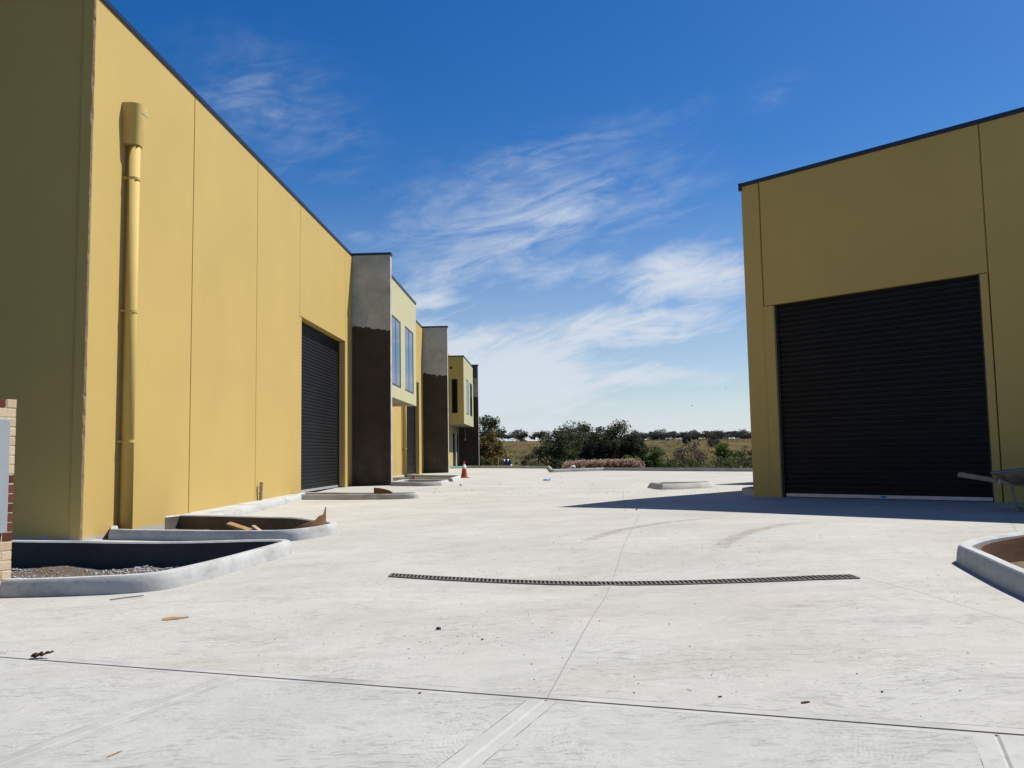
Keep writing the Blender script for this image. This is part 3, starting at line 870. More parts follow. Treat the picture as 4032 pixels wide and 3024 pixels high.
# rainwater head and downpipes
def downpipe(s_, ztop, head=True, zb=-0.3, r_=0.10, br=(5.85, 3.55, 1.35)):
    mb = MB(); mb.tube([(0.125, s_, zb), (0.125, s_, ztop)], r_, 20)
    p = lp('downpipe', mb, M_yelp)
    for f in p.data.polygons: f.use_smooth = len(f.vertices) == 4
    for z_ in br:
        mb = MB(); mb.tube([(0.125, s_, z_ - 0.022), (0.125, s_, z_ + 0.022)], r_ + 0.010, 20)
        mb.box((0.0, s_ - 0.125, z_ - 0.018), (0.06, s_ + 0.125, z_ + 0.018))
        mb.build('pipe_bracket', M_yelp, p)
    if head:
        mb = MB(); rows = []
        for z_, hw, pr in ((6.44, 0.165, 0.235), (6.46, 0.17, 0.24), (7.10, 0.215, 0.305), (7.14, 0.215, 0.305), (7.14, 0.195, 0.285), (6.9, 0.19, 0.28)):
            row = []
            for i in range(19):
                t = math.pi * i / 18
                cc = math.cos(t)
                row.append((0.004 + pr * (abs(math.sin(t)) ** 0.55), s_ - hw * math.copysign(abs(cc) ** 0.8, cc), z_))
            rows.append(row)
        mb.sweep(rows); mb.face(rows[0]); mb.face(rows[-1])
        h = mb.build('rainwater_head', M_yelp, p, smooth=True); h.data.set_sharp_from_angle(angle=R(40))
        mb = MB()
        row0, row1 = [], []
        for i in range(7, 16):
            t = math.pi * i / 18; cc = math.cos(t)
            row0.append((0.010 + 0.292 * (abs(math.sin(t)) ** 0.55), s_ - 0.207 * math.copysign(abs(cc) ** 0.8, cc), 6.985)); row1.append((row0[-1][0] + 0.004, row0[-1][1], 7.012))
        mb.sweep([row0, row1]); mb.build('overflow_slot', M_cream, h)
downpipe(-15.76, 6.5)
downpipe(11.75, 6.6, False, br=(1.45, 4.0))

# fin walls
def fin(s_, depth, th, ztop, label=None, zb=-0.4):
    mb = MB()
    mb.box((0.0 if depth < 1.6 else 0.25, s_, zb), (depth, s_ + th, ztop), [0, 0, 0, 1, 0, 0])
    f = lp('fin_wall', mb, [M_pillar, M_edge], bevel=0.012)
    mb = MB(); mb.box((-0.1, s_ - 0.03, ztop), (depth + 0.035, s_ + th + 0.03, ztop + 0.085))
    mb.build('capping', M_cap, f, bevel=0.008)
    return f
fin(1.02, 1.44, 0.30, 8.57)
fin(18.87, 1.45, 0.30, 8.57)
f3 = fin(36.25, 1.82, 0.30, 8.17)
mb = MB(); mb.box((1.30, 35.95, 7.2), (1.78, 36.2, 8.17)); mb.build('bracket_box', M_cap, f3)

# overhanging window boxes
def grid_wall(mb, x, th, y0, y1, z0, z1, holes, k=0):
    """wall in the plane x (front), with rectangular holes (ya, yb, za, zb) and their reveals"""
    ys_ = sorted({y0, y1} | {h[0] for h in holes} | {h[1] for h in holes}); zs_ = sorted({z0, z1} | {h[2] for h in holes} | {h[3] for h in holes})
    for i in range(len(ys_) - 1):
        for j in range(len(zs_) - 1):
            cy_, cz_ = (ys_[i] + ys_[i + 1]) / 2, (zs_[j] + zs_[j + 1]) / 2
            if any(h[0] < cy_ < h[1] and h[2] < cz_ < h[3] for h in holes): continue
            mb.face([(x, ys_[i], zs_[j]), (x, ys_[i + 1], zs_[j]), (x, ys_[i + 1], zs_[j + 1]), (x, ys_[i], zs_[j + 1])], k)
    for a, b, c, d in holes:
        for p, q in (((a, c), (b, c)), ((b, c), (b, d)), ((b, d), (a, d)), ((a, d), (a, c))):
            mb.face([(x, *p), (x, *q), (x - th, *q), (x - th, *p)], k)
def mat_glass():
    m = Mat('window_glass', 0.03, 1.0)
    m.color((0.030, 0.055, 0.13))
    m.b.inputs['IOR'].default_value = 1.6
    m.b.inputs['Coat Weight'].default_value = 0.25
    m.bump(m.noise(m.obj(), 1.4, 2, 0.5), 0.05, 0.02)
    return m.m
M_glass = mat_glass()
def window(parent, x, a, b, c, d, inset=0.022, mull=1):
    mb = MB(); fw = 0.05
    x0, x1 = x - inset - 0.06, x - inset + 0.012
    mb.box((x0, a, c), (x1, a + fw, d)); mb.box((x0, b - fw, c), (x1, b, d)); mb.box((x0, a + fw, c), (x1, b - fw, c + fw * 1.6)); mb.box((x0, a + fw, d - fw), (x1, b - fw, d))
    for i in range(mull):
        m_ = a + (b - a) * (i + 1) / (mull + 1)
        mb.box((x0 + 0.005, m_ - 0.02, c + fw * 1.6), (x1 - 0.002, m_ + 0.02, d - fw))
    w = mb.build('window', M_frame, parent)
    mb = MB(); mb.face([(x1 - 0.010, a + fw, c + fw), (x1 - 0.010, b - fw, c + fw), (x1 - 0.010, b - fw, d - fw), (x1 - 0.010, a + fw, d - fw)])
    mb.build('pane', M_glass, w)
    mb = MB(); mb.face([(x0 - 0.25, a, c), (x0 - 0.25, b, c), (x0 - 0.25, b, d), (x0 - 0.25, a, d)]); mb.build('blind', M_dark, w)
    return w
def winbox(x0, x1, s0, s1, z0, z1, wins, sidewin=None):
    mb = MB()
    grid_wall(mb, x1, 0.12, s0, s1, z0, z1, wins, 0)
    # near side (with an optional slot window), far side, underside, top
    if sidewin:
        a, b, c, d = sidewin
        xs_ = [x0, a, b, x1]; zs_ = [z0, c, d, z1]
        for i in range(3):
            for j in range(3):
                if i == 1 and j == 1: continue
                mb.face([(xs_[i], s0, zs_[j]), (xs_[i + 1], s0, zs_[j]), (xs_[i + 1], s0, zs_[j + 1]), (xs_[i], s0, zs_[j + 1])], 1)
        for p, q in (((a, c), (b, c)), ((b, c), (b, d)), ((b, d), (a, d)), ((a, d), (a, c))):
            mb.face([(p[0], s0, p[1]), (q[0], s0, q[1]), (q[0], s0 + 0.12, q[1]), (p[0], s0 + 0.12, p[1])], 1)
    else:
        mb.face([(x0, s0, z0), (x1, s0, z0), (x1, s0, z1), (x0, s0, z1)], 1)
    mb.face([(x0, s1, z0), (x1, s1, z0), (x1, s1, z1), (x0, s1, z1)], 1)
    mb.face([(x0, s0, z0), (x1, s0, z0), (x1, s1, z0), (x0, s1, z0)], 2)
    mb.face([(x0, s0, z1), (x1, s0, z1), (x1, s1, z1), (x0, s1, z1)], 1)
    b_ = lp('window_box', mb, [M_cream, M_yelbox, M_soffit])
    mb = MB()
    mb.box((x1 - 0.2, s0 - 0.03, z1 - 0.02), (x1 + 0.03, s1 + 0.02, z1 + 0.07)); mb.box((x0, s0 - 0.03, z1 - 0.018), (x1 - 0.2, s0 + 0.2, z1 + 0.068)); mb.box((x0, s1 - 0.2, z1 - 0.018), (x1 - 0.2, s1 + 0.02, z1 + 0.068))
    mb.build('capping', M_cap, b_, bevel=0.006)
    for w_ in wins: window(b_, x1, *w_)
    if sidewin:
        a, b, c, d = sidewin
        mb = MB()
        mb.box((a, s0 + 0.05, c), (a + 0.05, s0 + 0.11, d)); mb.box((b - 0.05, s0 + 0.05, c), (b, s0 + 0.11, d)); mb.box((a + 0.05, s0 + 0.05, c), (b - 0.05, s0 + 0.11, c + 0.06)); mb.box((a + 0.05, s0 + 0.05, d - 0.06), (b - 0.05, s0 + 0.11, d))
        w = mb.build('window', M_frame, b_)
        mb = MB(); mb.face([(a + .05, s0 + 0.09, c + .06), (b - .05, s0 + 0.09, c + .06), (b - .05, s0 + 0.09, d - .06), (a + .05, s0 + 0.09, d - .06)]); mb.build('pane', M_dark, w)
        mb = MB(); mb.tube([(a - 0.02, s0 - 0.01, 7.2), (a - 0.02, s0 + 0.1, 7.2)], 0.085, 14); mb.build('pipe_hole', M_dark, b_)
    return b_
winbox(0.001, 1.25, 1.33, 8.33, 3.33, 8.02, [(2.28, 4.28, 3.81, 6.55), (5.32, 7.57, 3.81, 6.57)])
b2 = winbox(0.251, 1.45, 28.42, 35.95, 3.29, 7.99, [(30.03, 32.02, 4.04, 6.56), (33.13, 35.0, 4.05, 6.55)], sidewin=(0.60, 1.02, 4.02, 6.42))
# far unit: wall set slightly forward, glazed doors under the second box
mb = MB()
grid_wall(mb, 0.25, 0.14, 28.3, 36.3, -.4, 8.40, [(32.0, 37.4 - 1.15, 0.2, 2.80)], 0)
mb.face([(-0.1, 28.3, -.4), (0.25, 28.3, -.4), (0.25, 28.3, 8.4), (-0.1, 28.3, 8.4)], 0)
lp('far_unit_wall', mb, M_yel)
mb = MB(); mb.box((0.2505, 31.77, 2.80), (0.262, 35.4, 3.27)); lp('bare_lintel', mb, M_soffit)
mb = MB()
mb.box((0.14, 32.0, 0.2), (0.20, 32.08, 2.8)); mb.box((0.14, 34.15, 0.2), (0.27, 34.55, 2.8), 1); mb.box((0.14, 36.1, 0.2), (0.2, 36.24, 2.8)); mb.box((0.14, 32.08, 2.72), (0.2, 36.1, 2.8))
d_ = lp('glass_door', mb, [M_frame, M_white])
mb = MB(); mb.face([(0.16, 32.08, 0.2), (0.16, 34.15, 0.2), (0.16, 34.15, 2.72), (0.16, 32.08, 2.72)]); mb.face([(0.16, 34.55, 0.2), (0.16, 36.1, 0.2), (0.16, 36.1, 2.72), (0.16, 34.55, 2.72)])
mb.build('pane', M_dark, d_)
mb = MB(); mb.tube([(0.30, 34.2, 1.0), (0.36, 34.2, 1.02), (0.36, 34.2, 1.75), (0.30, 34.2, 1.77)], 0.02, 8); mb.build('handle', M_frame, d_)
mb = MB(); mb.tube([(1.0, 33.5, 3.29), (1.02, 33.5, 3.0), (0.98, 33.52, 2.8), (1.05, 33.5, 2.6), (1.0, 33.5, 2.35)], 0.018, 6); mb.box((0.95, 33.46, 2.22), (1.06, 33.54, 2.36)); mb.build('loose_cable', plain('grey_cable', (0.30, 0.29, 0.27), 0.7), b2)

# ------------------------------------------------------------------ right building (local x along front, y into the building)
RB = empty('warehouse', (5.376, 18.963, 0), -math.atan2(0.7107, 0.7035))
tag(RB, 'yellow warehouse on the right with one large black roller door, its front in shade', 'building')
RT = 7.12
for rects in (((0, 0.45 - G, -.4, RT), (0.45 - G, 0.68, -.4, 4.25)), ((0.45 + G, 5.02 - G, 4.262, RT),), ((4.87, 5.02 - G, -.4, 4.25), (5.02 + G - 0.005, 10.5, -.4, RT))):
    mb = MB()
    for (a, b, z0, z1) in rects: mb.box((a, 0, z0), (b, 0.19, z1))
    mb.build('wall_panel', M_yel, RB, bevel=0.008)
for s_ in (0.45, 5.02):
    mb = MB(); mb.box((s_ - 0.03, 0.020, 4.24), (s_ + 0.03, 0.06, RT - .01)); mb.build('joint_seal', M_seal, RB)
mb = MB(); mb.box((0.0, 0.195, -.4), (0.19, 9.0, RT)); mb.box((10.31, 0.195, -.4), (10.5, 9.0, RT)); mb.box((0.19, 8.81, -.4), (10.31, 9.0, RT))
mb.build('side_wall', M_yel, RB)
mb = MB(); mb.box((0.2, 0.2, 6.7), (10.3, 8.8, 6.8)); mb.build('roof', M_roof, RB)
mb = MB()
mb.box((-0.035, -0.028, RT - 0.015), (10.53, 0.23, RT + 0.075)); mb.box((-0.04, 0.23, RT - 0.012), (0.23, 9.03, RT + 0.07)); mb.box((10.27, 0.23, RT - 0.012), (10.53, 9.03, RT + 0.07)); mb.box((0.23, 8.77, RT - 0.012), (10.27, 9.03, RT + 0.07))
mb.box((-0.05, -0.033, RT - 0.10), (0.028, 0.10, RT + 0.08))
mb.build('capping', M_cap, RB, bevel=0.006)
roller(RB, (0.68, 0.125, 0), (1, 0, 0), (0, -1, 0), 4.19, 0.0, 4.3, pitch=0.112, sticker=True)
mb = MB(); mb.box((0.55, 0.195, -.2), (0.68, 0.33, 4.35)); mb.box((4.87, 0.195, -.2), (5.0, 0.33, 4.35)); mb.box((0.68, 0.195, 4.262), (4.87, 0.36, 4.6)); mb.build('door_reveal', M_yel, RB)
mb = MB(); mb.box((0.5, 0.37, -.2), (5.0, 0.46, 4.6)); mb.build('door_backing', M_dark, RB)
# the next unit of the row, stepped back behind the first
RB2 = empty('warehouse', (10.68, 28.33, 0), -math.atan2(0.7107, 0.7035))
tag(RB2, 'second yellow warehouse hidden behind the right one, seen only by its shadow', 'building')
mb = MB(); mb.box((0, 0, -.4), (9, 8, 7.12)); mb.build('wall', M_yel, RB2)
mb = MB(); mb.box((-0.03, -0.03, 7.12), (9.03, 8.03, 7.2)); mb.build('capping', M_cap, RB2)

# ------------------------------------------------------------------ brick pier with meter box at the left edge
def brick_pier():
    m_dir = Vector((-0.40, -0.917)).normalized()       # visible face runs from its far corner towards the camera
    ang = math.atan2(m_dir.y, m_dir.x)
    root = empty('brick_pier', (-4.625, 7.80, 0), ang)  # local x along the lit face, local y outwards (negative = lit side)
    tag(root, 'cream and red brick pier carrying a grey meter box at the left edge', 'brick pier')
    out = 1.0 if Vector((-math.sin(ang), math.cos(ang))).dot(Vector((0.9, -0.4))) > 0 else -1.0
    L, T_ = 0.95, 0.36
    h = 0.0872; z0 = 1.600
    rows = int((z0 + 0.25) / h)
    rnd = random.Random(8)
    mc, mr, mm = MB(), MB(), MB()
    red = {8, 9, 10, 11, 12, 13, 14}
    mm.box((0.004, -out * 0.0015, -0.3), (L, -out * (T_ - 0.004), z0 - 0.006))
    for i in range(rows):
        zt = z0 - i * h; zb = zt - (h - 0.011)
        x = 0.0; first = True
        while x < L:
            ln = 0.105 if (first and i % 2 == 0) else (0.23 if not first else 0.215)
            x1 = min(L, x + ln)
            isred = i in red or (i == 0 and not first) or (rnd.random() < 0.03)
            j = rnd.uniform(-0.002, 0.002)
            (mr if isred else mc).box((x + 0.0, out * (0.0015 + j), zb + rnd.uniform(-.0015, .0015)), (x1 - 0.011, -out * T_, zt))
            x = x1; first = False
    mm.build('mortar', plain('mortar', (0.66, 0.56, 0.41), 0.95, 0.1, 0, 0.2, 30, 0.4), root)
    def brickmat(name, a, b):
        m = Mat(name, 0.9, 0.15); o = m.obj()
        isl = m.node('ShaderNodeNewGeometry').outputs['Random Per Island']
        c = m.mix(isl, a, b); c = m.mix(m.rng(m.noise(o, 40, 5, 0.7), 0.5, 0.7, 0, 0.5), c, tuple(v * 0.6 for v in a)); m.color(c)
        m.bump(m.noise(o, 55, 5, 0.7), 0.6, 0.006); return m.m
    mc.build('cream_brickwork', brickmat('cream_brick', (0.66, 0.49, 0.31), (0.78, 0.62, 0.43)), root, bevel=0.004)
    mr.build('red_brickwork', brickmat('red_brick', (0.13, 0.042, 0.03), (0.21, 0.068, 0.048)), root, bevel=0.004)
    mb = MB(); mb.box((0.085, out * 0.006, 0.38), (0.75, out * 0.05, 1.415))
    b = mb.build('meter_box', plain('grey_powder_coat', (0.40, 0.44, 0.465), 0.5, 0.3, 0, 0.06, 3), root, bevel=0.006)
    mb = MB(); mb.box((0.62, out * 0.052, 0.85), (0.66, out * 0.065, 0.95)); mb.build('latch', M_frame, b)
brick_pier()

# ------------------------------------------------------------------ trench drain
def drain():
    root = empty('trench_drain', (DR[0].x, DR[0].y, 0), math.atan2(_da.y, _da.x))
    tag(root, 'long narrow steel drain grate set across the driveway', 'drain')
    N = 104; W = 0.17; SH = _da.y / _dn.y          # the bars run square to the driveway, so slightly askew to the channel
    def zu(u, v=0.0):
        q = DR[0] + _da * (u * _dl) + _dn * v
        return gz(q.x, q.y)
    ch, gr = MB(), MB()
    rows = []
    for i in range(N + 1):
        x = _dl * i / N
        z = zu(i / N)
        rows.append([(x + SH * v, v, z + dz_) for v, dz_ in ((-W / 2 - .006, 0.004), (-W / 2, 0.006), (W / 2, 0.006), (W / 2 + .006, 0.004))])
    ch.sweep(rows)
    ch.build('channel', M_dark, root)
    for i in range(N):
        xa = _dl * i / N; xb = xa + _dl / N * 0.37; z = zu((i + .5) / N)
        lo = [(xa - SH * W / 2, -W / 2), (xb - SH * W / 2, -W / 2), (xb + SH * W / 2, W / 2), (xa + SH * W / 2, W / 2)]
        gr.prism(lo, z + 0.007, z + 0.0115)
    for sgn in (-1, 1):
        rr = []
        for i in range(N + 1):
            x = _dl * i / N; z = zu(i / N)
            y0, y1 = sgn * (W / 2 - 0.008), sgn * (W / 2 + 0.010)
            rr.append([(x + SH * y0, y0, z + 0.007), (x + SH * y0, y0, z + 0.012), (x + SH * y1, y1, z + 0.012), (x + SH * y1, y1, z + 0.002)])
        gr.sweep(rr)
    for x in (0.0, _dl):
        z = zu(x / _dl); gr.prism([(x - .008 - SH * W / 2, -W / 2), (x + .008 - SH * W / 2, -W / 2), (x + .008 + SH * W / 2, W / 2), (x - .008 + SH * W / 2, W / 2)], z + 0.002, z + 0.0125)
    gr.build('grate', plain('weathered_galvanised_steel', (0.21, 0.18, 0.15), 0.65, 0.3, 0.1, 0.3, 12), root)
drain()

# ------------------------------------------------------------------ traffic cone
def cone(x, y):
    z = gz(x, y)
    root = empty('traffic_cone', (x, y, z), 0.5)
    tag(root, 'orange traffic cone with one white band at the tip of the far kerb', 'traffic cone')
    org = plain('orange_pvc', (0.42, 0.088, 0.04), 0.5, 0.35, 0, 0.2, 6)
    mb = MB(); mb.box((-.2, -.2, 0), (.2, .2, .035)); mb.build('base', org, root, bevel=0.012)
    mb = MB(); mb.lathe([(.165, .034), (.155, .06), (.096, .44)], 24); mb.lathe([(.066, .62), (.036, .77), (.032, .80), (.014, .80)], 24); c = mb.build('body', org, root, smooth=True)
    c.data.set_sharp_from_angle(angle=R(40))
    mb = MB(); mb.lathe([(.0985, .435), (.0685, .625)], 24); mb.build('reflective_band', M_white, root, smooth=True)
cone(-2.33, 39.8)

# ------------------------------------------------------------------ wheelbarrow at the right edge
def wheelbarrow():
    root = empty('wheelbarrow', (7.98, 13.50, 0), R(-30))
    tag(root, 'old wheelbarrow with timber handles parked by the right roller door', 'wheelbarrow')
    wood = plain('weathered_timber', (0.42, 0.31, 0.235), 0.85, 0.05, 0, 0.25, 14, 0.3)
    steel = plain('cement_caked_steel', (0.30, 0.26, 0.185), 0.9, 0.05, 0.0, 0.35, 7, 0.4)
    # local x runs from the handle ends (negative) towards the wheel
    for sy in (-0.30, 0.30):
        wy = -1 if sy < 0 else 1
        a, b = Vector((-0.76, sy, 0.575)), Vector((1.18, sy * 0.22, 0.20))
        d = (b - a).normalized(); up = Vector((0, 0, 1)); sd = up.cross(d).normalized(); up = d.cross(sd)
        A = Matrix(((d.x, sd.x, up.x, a.x), (d.y, sd.y, up.y, a.y), (d.z, sd.z, up.z, a.z), (0, 0, 0, 1)))
        mb = MB(); mb.box((0, -0.022, -0.032), ((b - a).length, 0.022, 0.032), 0, A); h = mb.build('handle', wood, root, bevel=0.010)
        mb = MB(); mb.box((0.58, -0.024, -0.034), (0.60, 0.024, 0.034), 0, A); mb.build('metal_clip', M_galv, h)
        mb = MB(); mb.tube([(-0.02, sy * 0.95, 0.42), (0.02, sy, 0.10), (0.05, sy, 0.015), (0.12, sy, 0.002 + 0.012), (0.24, sy, 0.03), (0.50, sy * 0.7, 0.30)], 0.018, 8); mb.build('leg', steel, root)
    # tray: a tapering steel pan
    prof = [(-0.25, 0.62, 0.33), (1.05, 0.73, 0.34)]
    mb = MB()
    rim = [(-0.28, -0.36, 0.60), (-0.10, -0.40, 0.625), (0.6, -0.40, 0.69), (1.10, -0.33, 0.76), (1.18, 0, 0.78), (1.10, 0.33, 0.76), (0.6, 0.40, 0.69), (-0.10, 0.40, 0.625), (-0.28, 0.36, 0.60), (-0.30, 0, 0.595)]
    bot = [(-0.12, -0.20, 0.44), (0.0, -0.24, 0.42), (0.4, -0.24, 0.37), (0.68, -0.18, 0.36), (0.72, 0, 0.36), (0.68, 0.18, 0.36), (0.4, 0.24, 0.37), (0.0, 0.24, 0.42), (-0.12, 0.20, 0.44), (-0.14, 0, 0.445)]
    rows = [bot, rim]
    inn_ = [(x * 0.985, y * 0.97, z) for x, y, z in rim]; ib = [(x, y * 0.96, z + 0.015) for x, y, z in bot]
    for A_, B_ in ((bot, rim), (rim, inn_), (inn_, ib)):
        for i in range(len(A_)):
            j = (i + 1) % len(A_); mb.face([A_[i], A_[j], B_[j], B_[i]])
    mb.face(bot[::-1]); mb.face(ib)
    t = mb.build('tray', steel, root, smooth=True); t.data.set_sharp_from_angle(angle=R(45))
    mb = MB(); mb.tube([Vector(p) for p in rim] + [Vector(rim[0])], 0.012, 8); mb.build('rim', plain('worn_rim', (0.33, 0.33, 0.33), 0.5, 0.5, 0.6), t, smooth=True)
    mb = MB()
    seg = 24; rr = []
    for i in range(seg):
        t_ = 2 * math.pi * i / seg
        cx_, cz_ = math.cos(t_), math.sin(t_)
        rr.append([(1.2 + cx_ * r2, y2, 0.19 + cz_ * r2) for r2, y2 in ((0.11, -0.035), (0.165, -0.045), (0.19, -0.02), (0.19, 0.02), (0.165, 0.045), (0.11, 0.035))])
    mb.sweep(rr, 0, True); w = mb.build('wheel', M_frame, root, smooth=True)
    mb = MB(); mb.tube([(1.2, -0.08, 0.19), (1.2, 0.08, 0.19)], 0.11, 16); mb.build('rim', steel, w)
wheelbarrow()

# ------------------------------------------------------------------ plywood, offcuts, scraps in the planters
M_ply = Mat('formwork_ply', 0.7, 0.25)
_o = M_ply.obj()
M_ply.color(M_ply.mix(M_ply.rng(M_ply.noise(M_ply.mapping(_o, (1, 1, 9)), 2.2, 6, 0.6), 0.3, 0.7), (0.14, 0.066, 0.028), (0.25, 0.13, 0.058)))
M_ply.bump(M_ply.noise(_o, 30, 4, 0.6), 0.2, 0.004)
M_ply = M_ply.m
M_pine = plain('raw_pine', (0.46, 0.27, 0.12), 0.75, 0.2, 0, 0.25, 10, 0.2)

def curved_sheet(name, path, bot, topf, mat, label, cat, th=0.016):
    """a bent board standing on edge along a plan path"""
    mb = MB(); a = offset(path, th / 2, False); b = offset(path, -th / 2, False); n = len(path); rows = []
    for i in range(n):
        t = i / (n - 1)
        rows.append([(*a[i], bot(t)), (*a[i], topf(t)), (*b[i], topf(t)), (*b[i], bot(t))])
    mb.sweep(rows); mb.face(rows[0]); mb.face(rows[-1])
    for i in range(n - 1): pass
    o = mb.build(name, mat); tag(o, label, cat); return o
rp = smooth_poly([(8.0, 9.90), (6.57, 9.28), (5.20, 8.475), (4.575, 8.02), (4.25, 7.71), (4.05, 7.42), (3.975, 7.18), (3.92, 6.92)], 2, False)
curved_sheet('plywood_sheet', rp, lambda t: -0.22, lambda t: 0.140 - 0.035 * t, M_ply, 'curved brown plywood lining inside the kerb at the right edge', 'plywood')
wp = smooth_poly([(-3.62, 12.44), (-3.30, 12.42), (-3.08, 12.55), (-2.96, 12.75), (-2.91, 12.95), (-2.92, 13.1)], 2, False)
def ragged(t): return -0.09 + 0.36 * t ** 1.5 + (0.015 * math.sin(37 * t) if t > 0.6 else 0)
curved_sheet('plywood_sheet', dens_poly(wp, 0.03, False), lambda t: -0.36, ragged, M_ply, 'bent brown plywood with a torn pointed corner in the wedge shaped kerb', 'plywood')
mb = MB()
def plank(a, b, w, h, name, label, cat, mat, roll=0.0):
    a, b = Vector(a), Vector(b); d = (b - a).normalized(); sd = Vector((0, 0, 1)).cross(d).normalized(); up = d.cross(sd)
    if roll:
        q = Matrix.Rotation(roll, 3, d); sd = q @ sd; up = q @ up
    A = Matrix(((d.x, sd.x, up.x, a.x), (d.y, sd.y, up.y, a.y), (d.z, sd.z, up.z, a.z), (0, 0, 0, 1)))
    mb = MB(); mb.box((0, -w / 2, -h / 2), ((b - a).length, w / 2, h / 2), 0, A)
    o = mb.build(name, mat, bevel=0.004); tag(o, label, cat); return o
plank((-4.46, 13.2, 0.02), (-3.86, 12.92, -0.13), 0.09, 0.045, 'timber_offcut', 'orange pine offcut leaning in the wedge shaped kerb, longer of the two', 'timber', M_pine, 0.3)
plank((-4.02, 13.02, -0.01), (-3.80, 12.86, -0.12), 0.07, 0.035, 'timber_offcut', 'short pale timber offcut lying across the longer pine piece', 'timber', plain('pale_timber', (0.50, 0.36, 0.22), 0.8, 0.2, 0, 0.2, 10))
dp = smooth_poly([(-3.82, 23.05), (-3.62, 22.96), (-3.42, 22.90), (-3.28, 22.88)], 2, False)
curved_sheet('plywood_sheet', dp, lambda t: -0.15, lambda t: 0.20 - 0.16 * t ** 2.2, M_ply, 'small rounded plywood piece standing in the kerb before the near roller door', 'plywood')
plank((-4.25, 33.9, 0.02), (-3.95, 33.8, 0.22), 0.35, 0.02, 'plywood_scrap', 'brown plywood scrap between the two kerbs under the window box', 'plywood', M_ply, 0.6)
# stake leaning at a wall joint
root = empty('timber_stake', (-6.235, 20.78, -0.02), 0)
tag(root, 'pale round stake tied with string, leaning on the sunlit wall joint', 'stake')
mb = MB(); mb.tube([(-0.015, 0.06, -0.1), (0.02, 0.0, 0.49)], 0.042, 14); mb.build('post', plain('weathered_pine', (0.50, 0.38, 0.26), 0.8, 0.2, 0, 0.2, 12), root)
mb = MB(); mb.tube([(0.06 * math.cos(t * 1.9), 0.03 + 0.055 * math.sin(t * 1.9), 0.45 - 0.05 * t) for t in range(8)], 0.006, 5); mb.build('string', M_pine, root)

# things by the far kerb and at the far doors
def rock(x, y, z, r_, label, mat, cat='rock', name='rock', seed=1):
    mb = MB(); bm = bmesh.new(); bmesh.ops.create_icosphere(bm, subdivisions=3, radius=1.0); st = 0
    for v in bm.verts:
        d = v.co.copy(); s_ = r_ * (0.8 + 0.45 * noise.fractal(d * 1.2 + Vector((seed * 7, 0, 0)), 1.0, 2.0, 3))
        mb.v.append((x + d.x * s_ * 1.4, y + d.y * s_, z + d.z * s_ * 0.75))
    for f in bm.faces: mb.f.append(tuple(v.index for v in f.verts)); mb.k.append(0)
    bm.free(); o = mb.build(name, mat); tag(o, label, cat); return o
rock(4.12, 50.6, 0.10, 0.30, 'dark grey boulder behind the far kerb, before the dry reeds', plain('dark_rock', (0.10, 0.095, 0.09), 0.9, 0.2, 0, 0.3, 5))
mb = MB(); mb.tube([(3.32, 50.1, 0.2), (3.5, 50.0, 0.26), (3.66, 49.95, 0.28)], [0.10, 0.12, 0.09], 10); o = mb.build('plastic_roll', M_white, smooth=True); tag(o, 'white plastic roll behind the far kerb beside the boulder', 'plastic roll')
plank((3.28, 49.6, 0.16), (3.72, 49.5, 0.09), 0.10, 0.04, 'timber_offcut', 'pale yellow timber end resting behind the far kerb below the white roll', 'timber', plain('yellow_timber', (0.62, 0.46, 0.22), 0.8))
mb = MB(); mb.lathe([(.07, 0), (.085, .26), (.075, .26), (.07, .24)], 12, (-0.17, 57.3, 0.16)); o = mb.build('bucket', M_white, smooth=True); tag(o, 'small white bucket standing behind the far left kerb', 'bucket')
def crumple(name, x, y, w, d, h, mat, label, cat, seed, z0=None, n=14):
    mb = MB(); rows = []
    for i in range(n):
        row = []
        for j in range(n):
            px_, py_ = x + (i / (n - 1) - .5) * w, y + (j / (n - 1) - .5) * d
            q = noise.noise(Vector((i * 0.45, j * 0.45, seed))) ; e = noise.noise(Vector((i * 0.2, j * 0.2, seed + 9)))
            row.append((px_ + e * w * 0.25, py_ + q * d * 0.2, (gz(px_, py_) if z0 is None else z0) + 0.006 + h * abs(q) + h * 0.2 * (e + 1) * 0.5))
        rows.append(row)
    mb.sweep(rows); o = mb.build(name, mat, smooth=True); tag(o, label, cat)
    s_ = o.modifiers.new('thick', 'SOLIDIFY'); s_.thickness = 0.004
    return o
M_teal = plain('teal_plastic_film', (0.16, 0.36, 0.38), 0.4, 0.5, 0, 0.3, 3)
crumple('plastic_sheet', -3.4, 60.3, 2.3, 3.0, 0.14, M_teal, 'crumpled teal plastic sheet on the ground before the far glass doors', 'plastic sheet', 3)
crumple('plastic_scrap', 1.33, 33.4, 0.26, 0.5, 0.10, M_blue, 'small blue plastic scrap alone on the far driveway', 'scrap', 6, n=7)
mb = MB()
rows = []
for i in range(10):
    rows.append([(-1.0 + i * 0.09 + 0.02 * math.sin(j), 80 + 0.18 * math.sin(i * 1.7 + j * .6), -0.9 + j * 0.32) for j in range(6)])
mb.sweep(rows); o = mb.build('plastic_sheet', plain('pale_film', (0.26, 0.28, 0.285), 0.35, 0.5), smooth=True); tag(o, 'pale translucent plastic sheet hanging in the scrub left of the wooden post', 'plastic sheet')
s_ = o.modifiers.new('thick', 'SOLIDIFY'); s_.thickness = 0.01

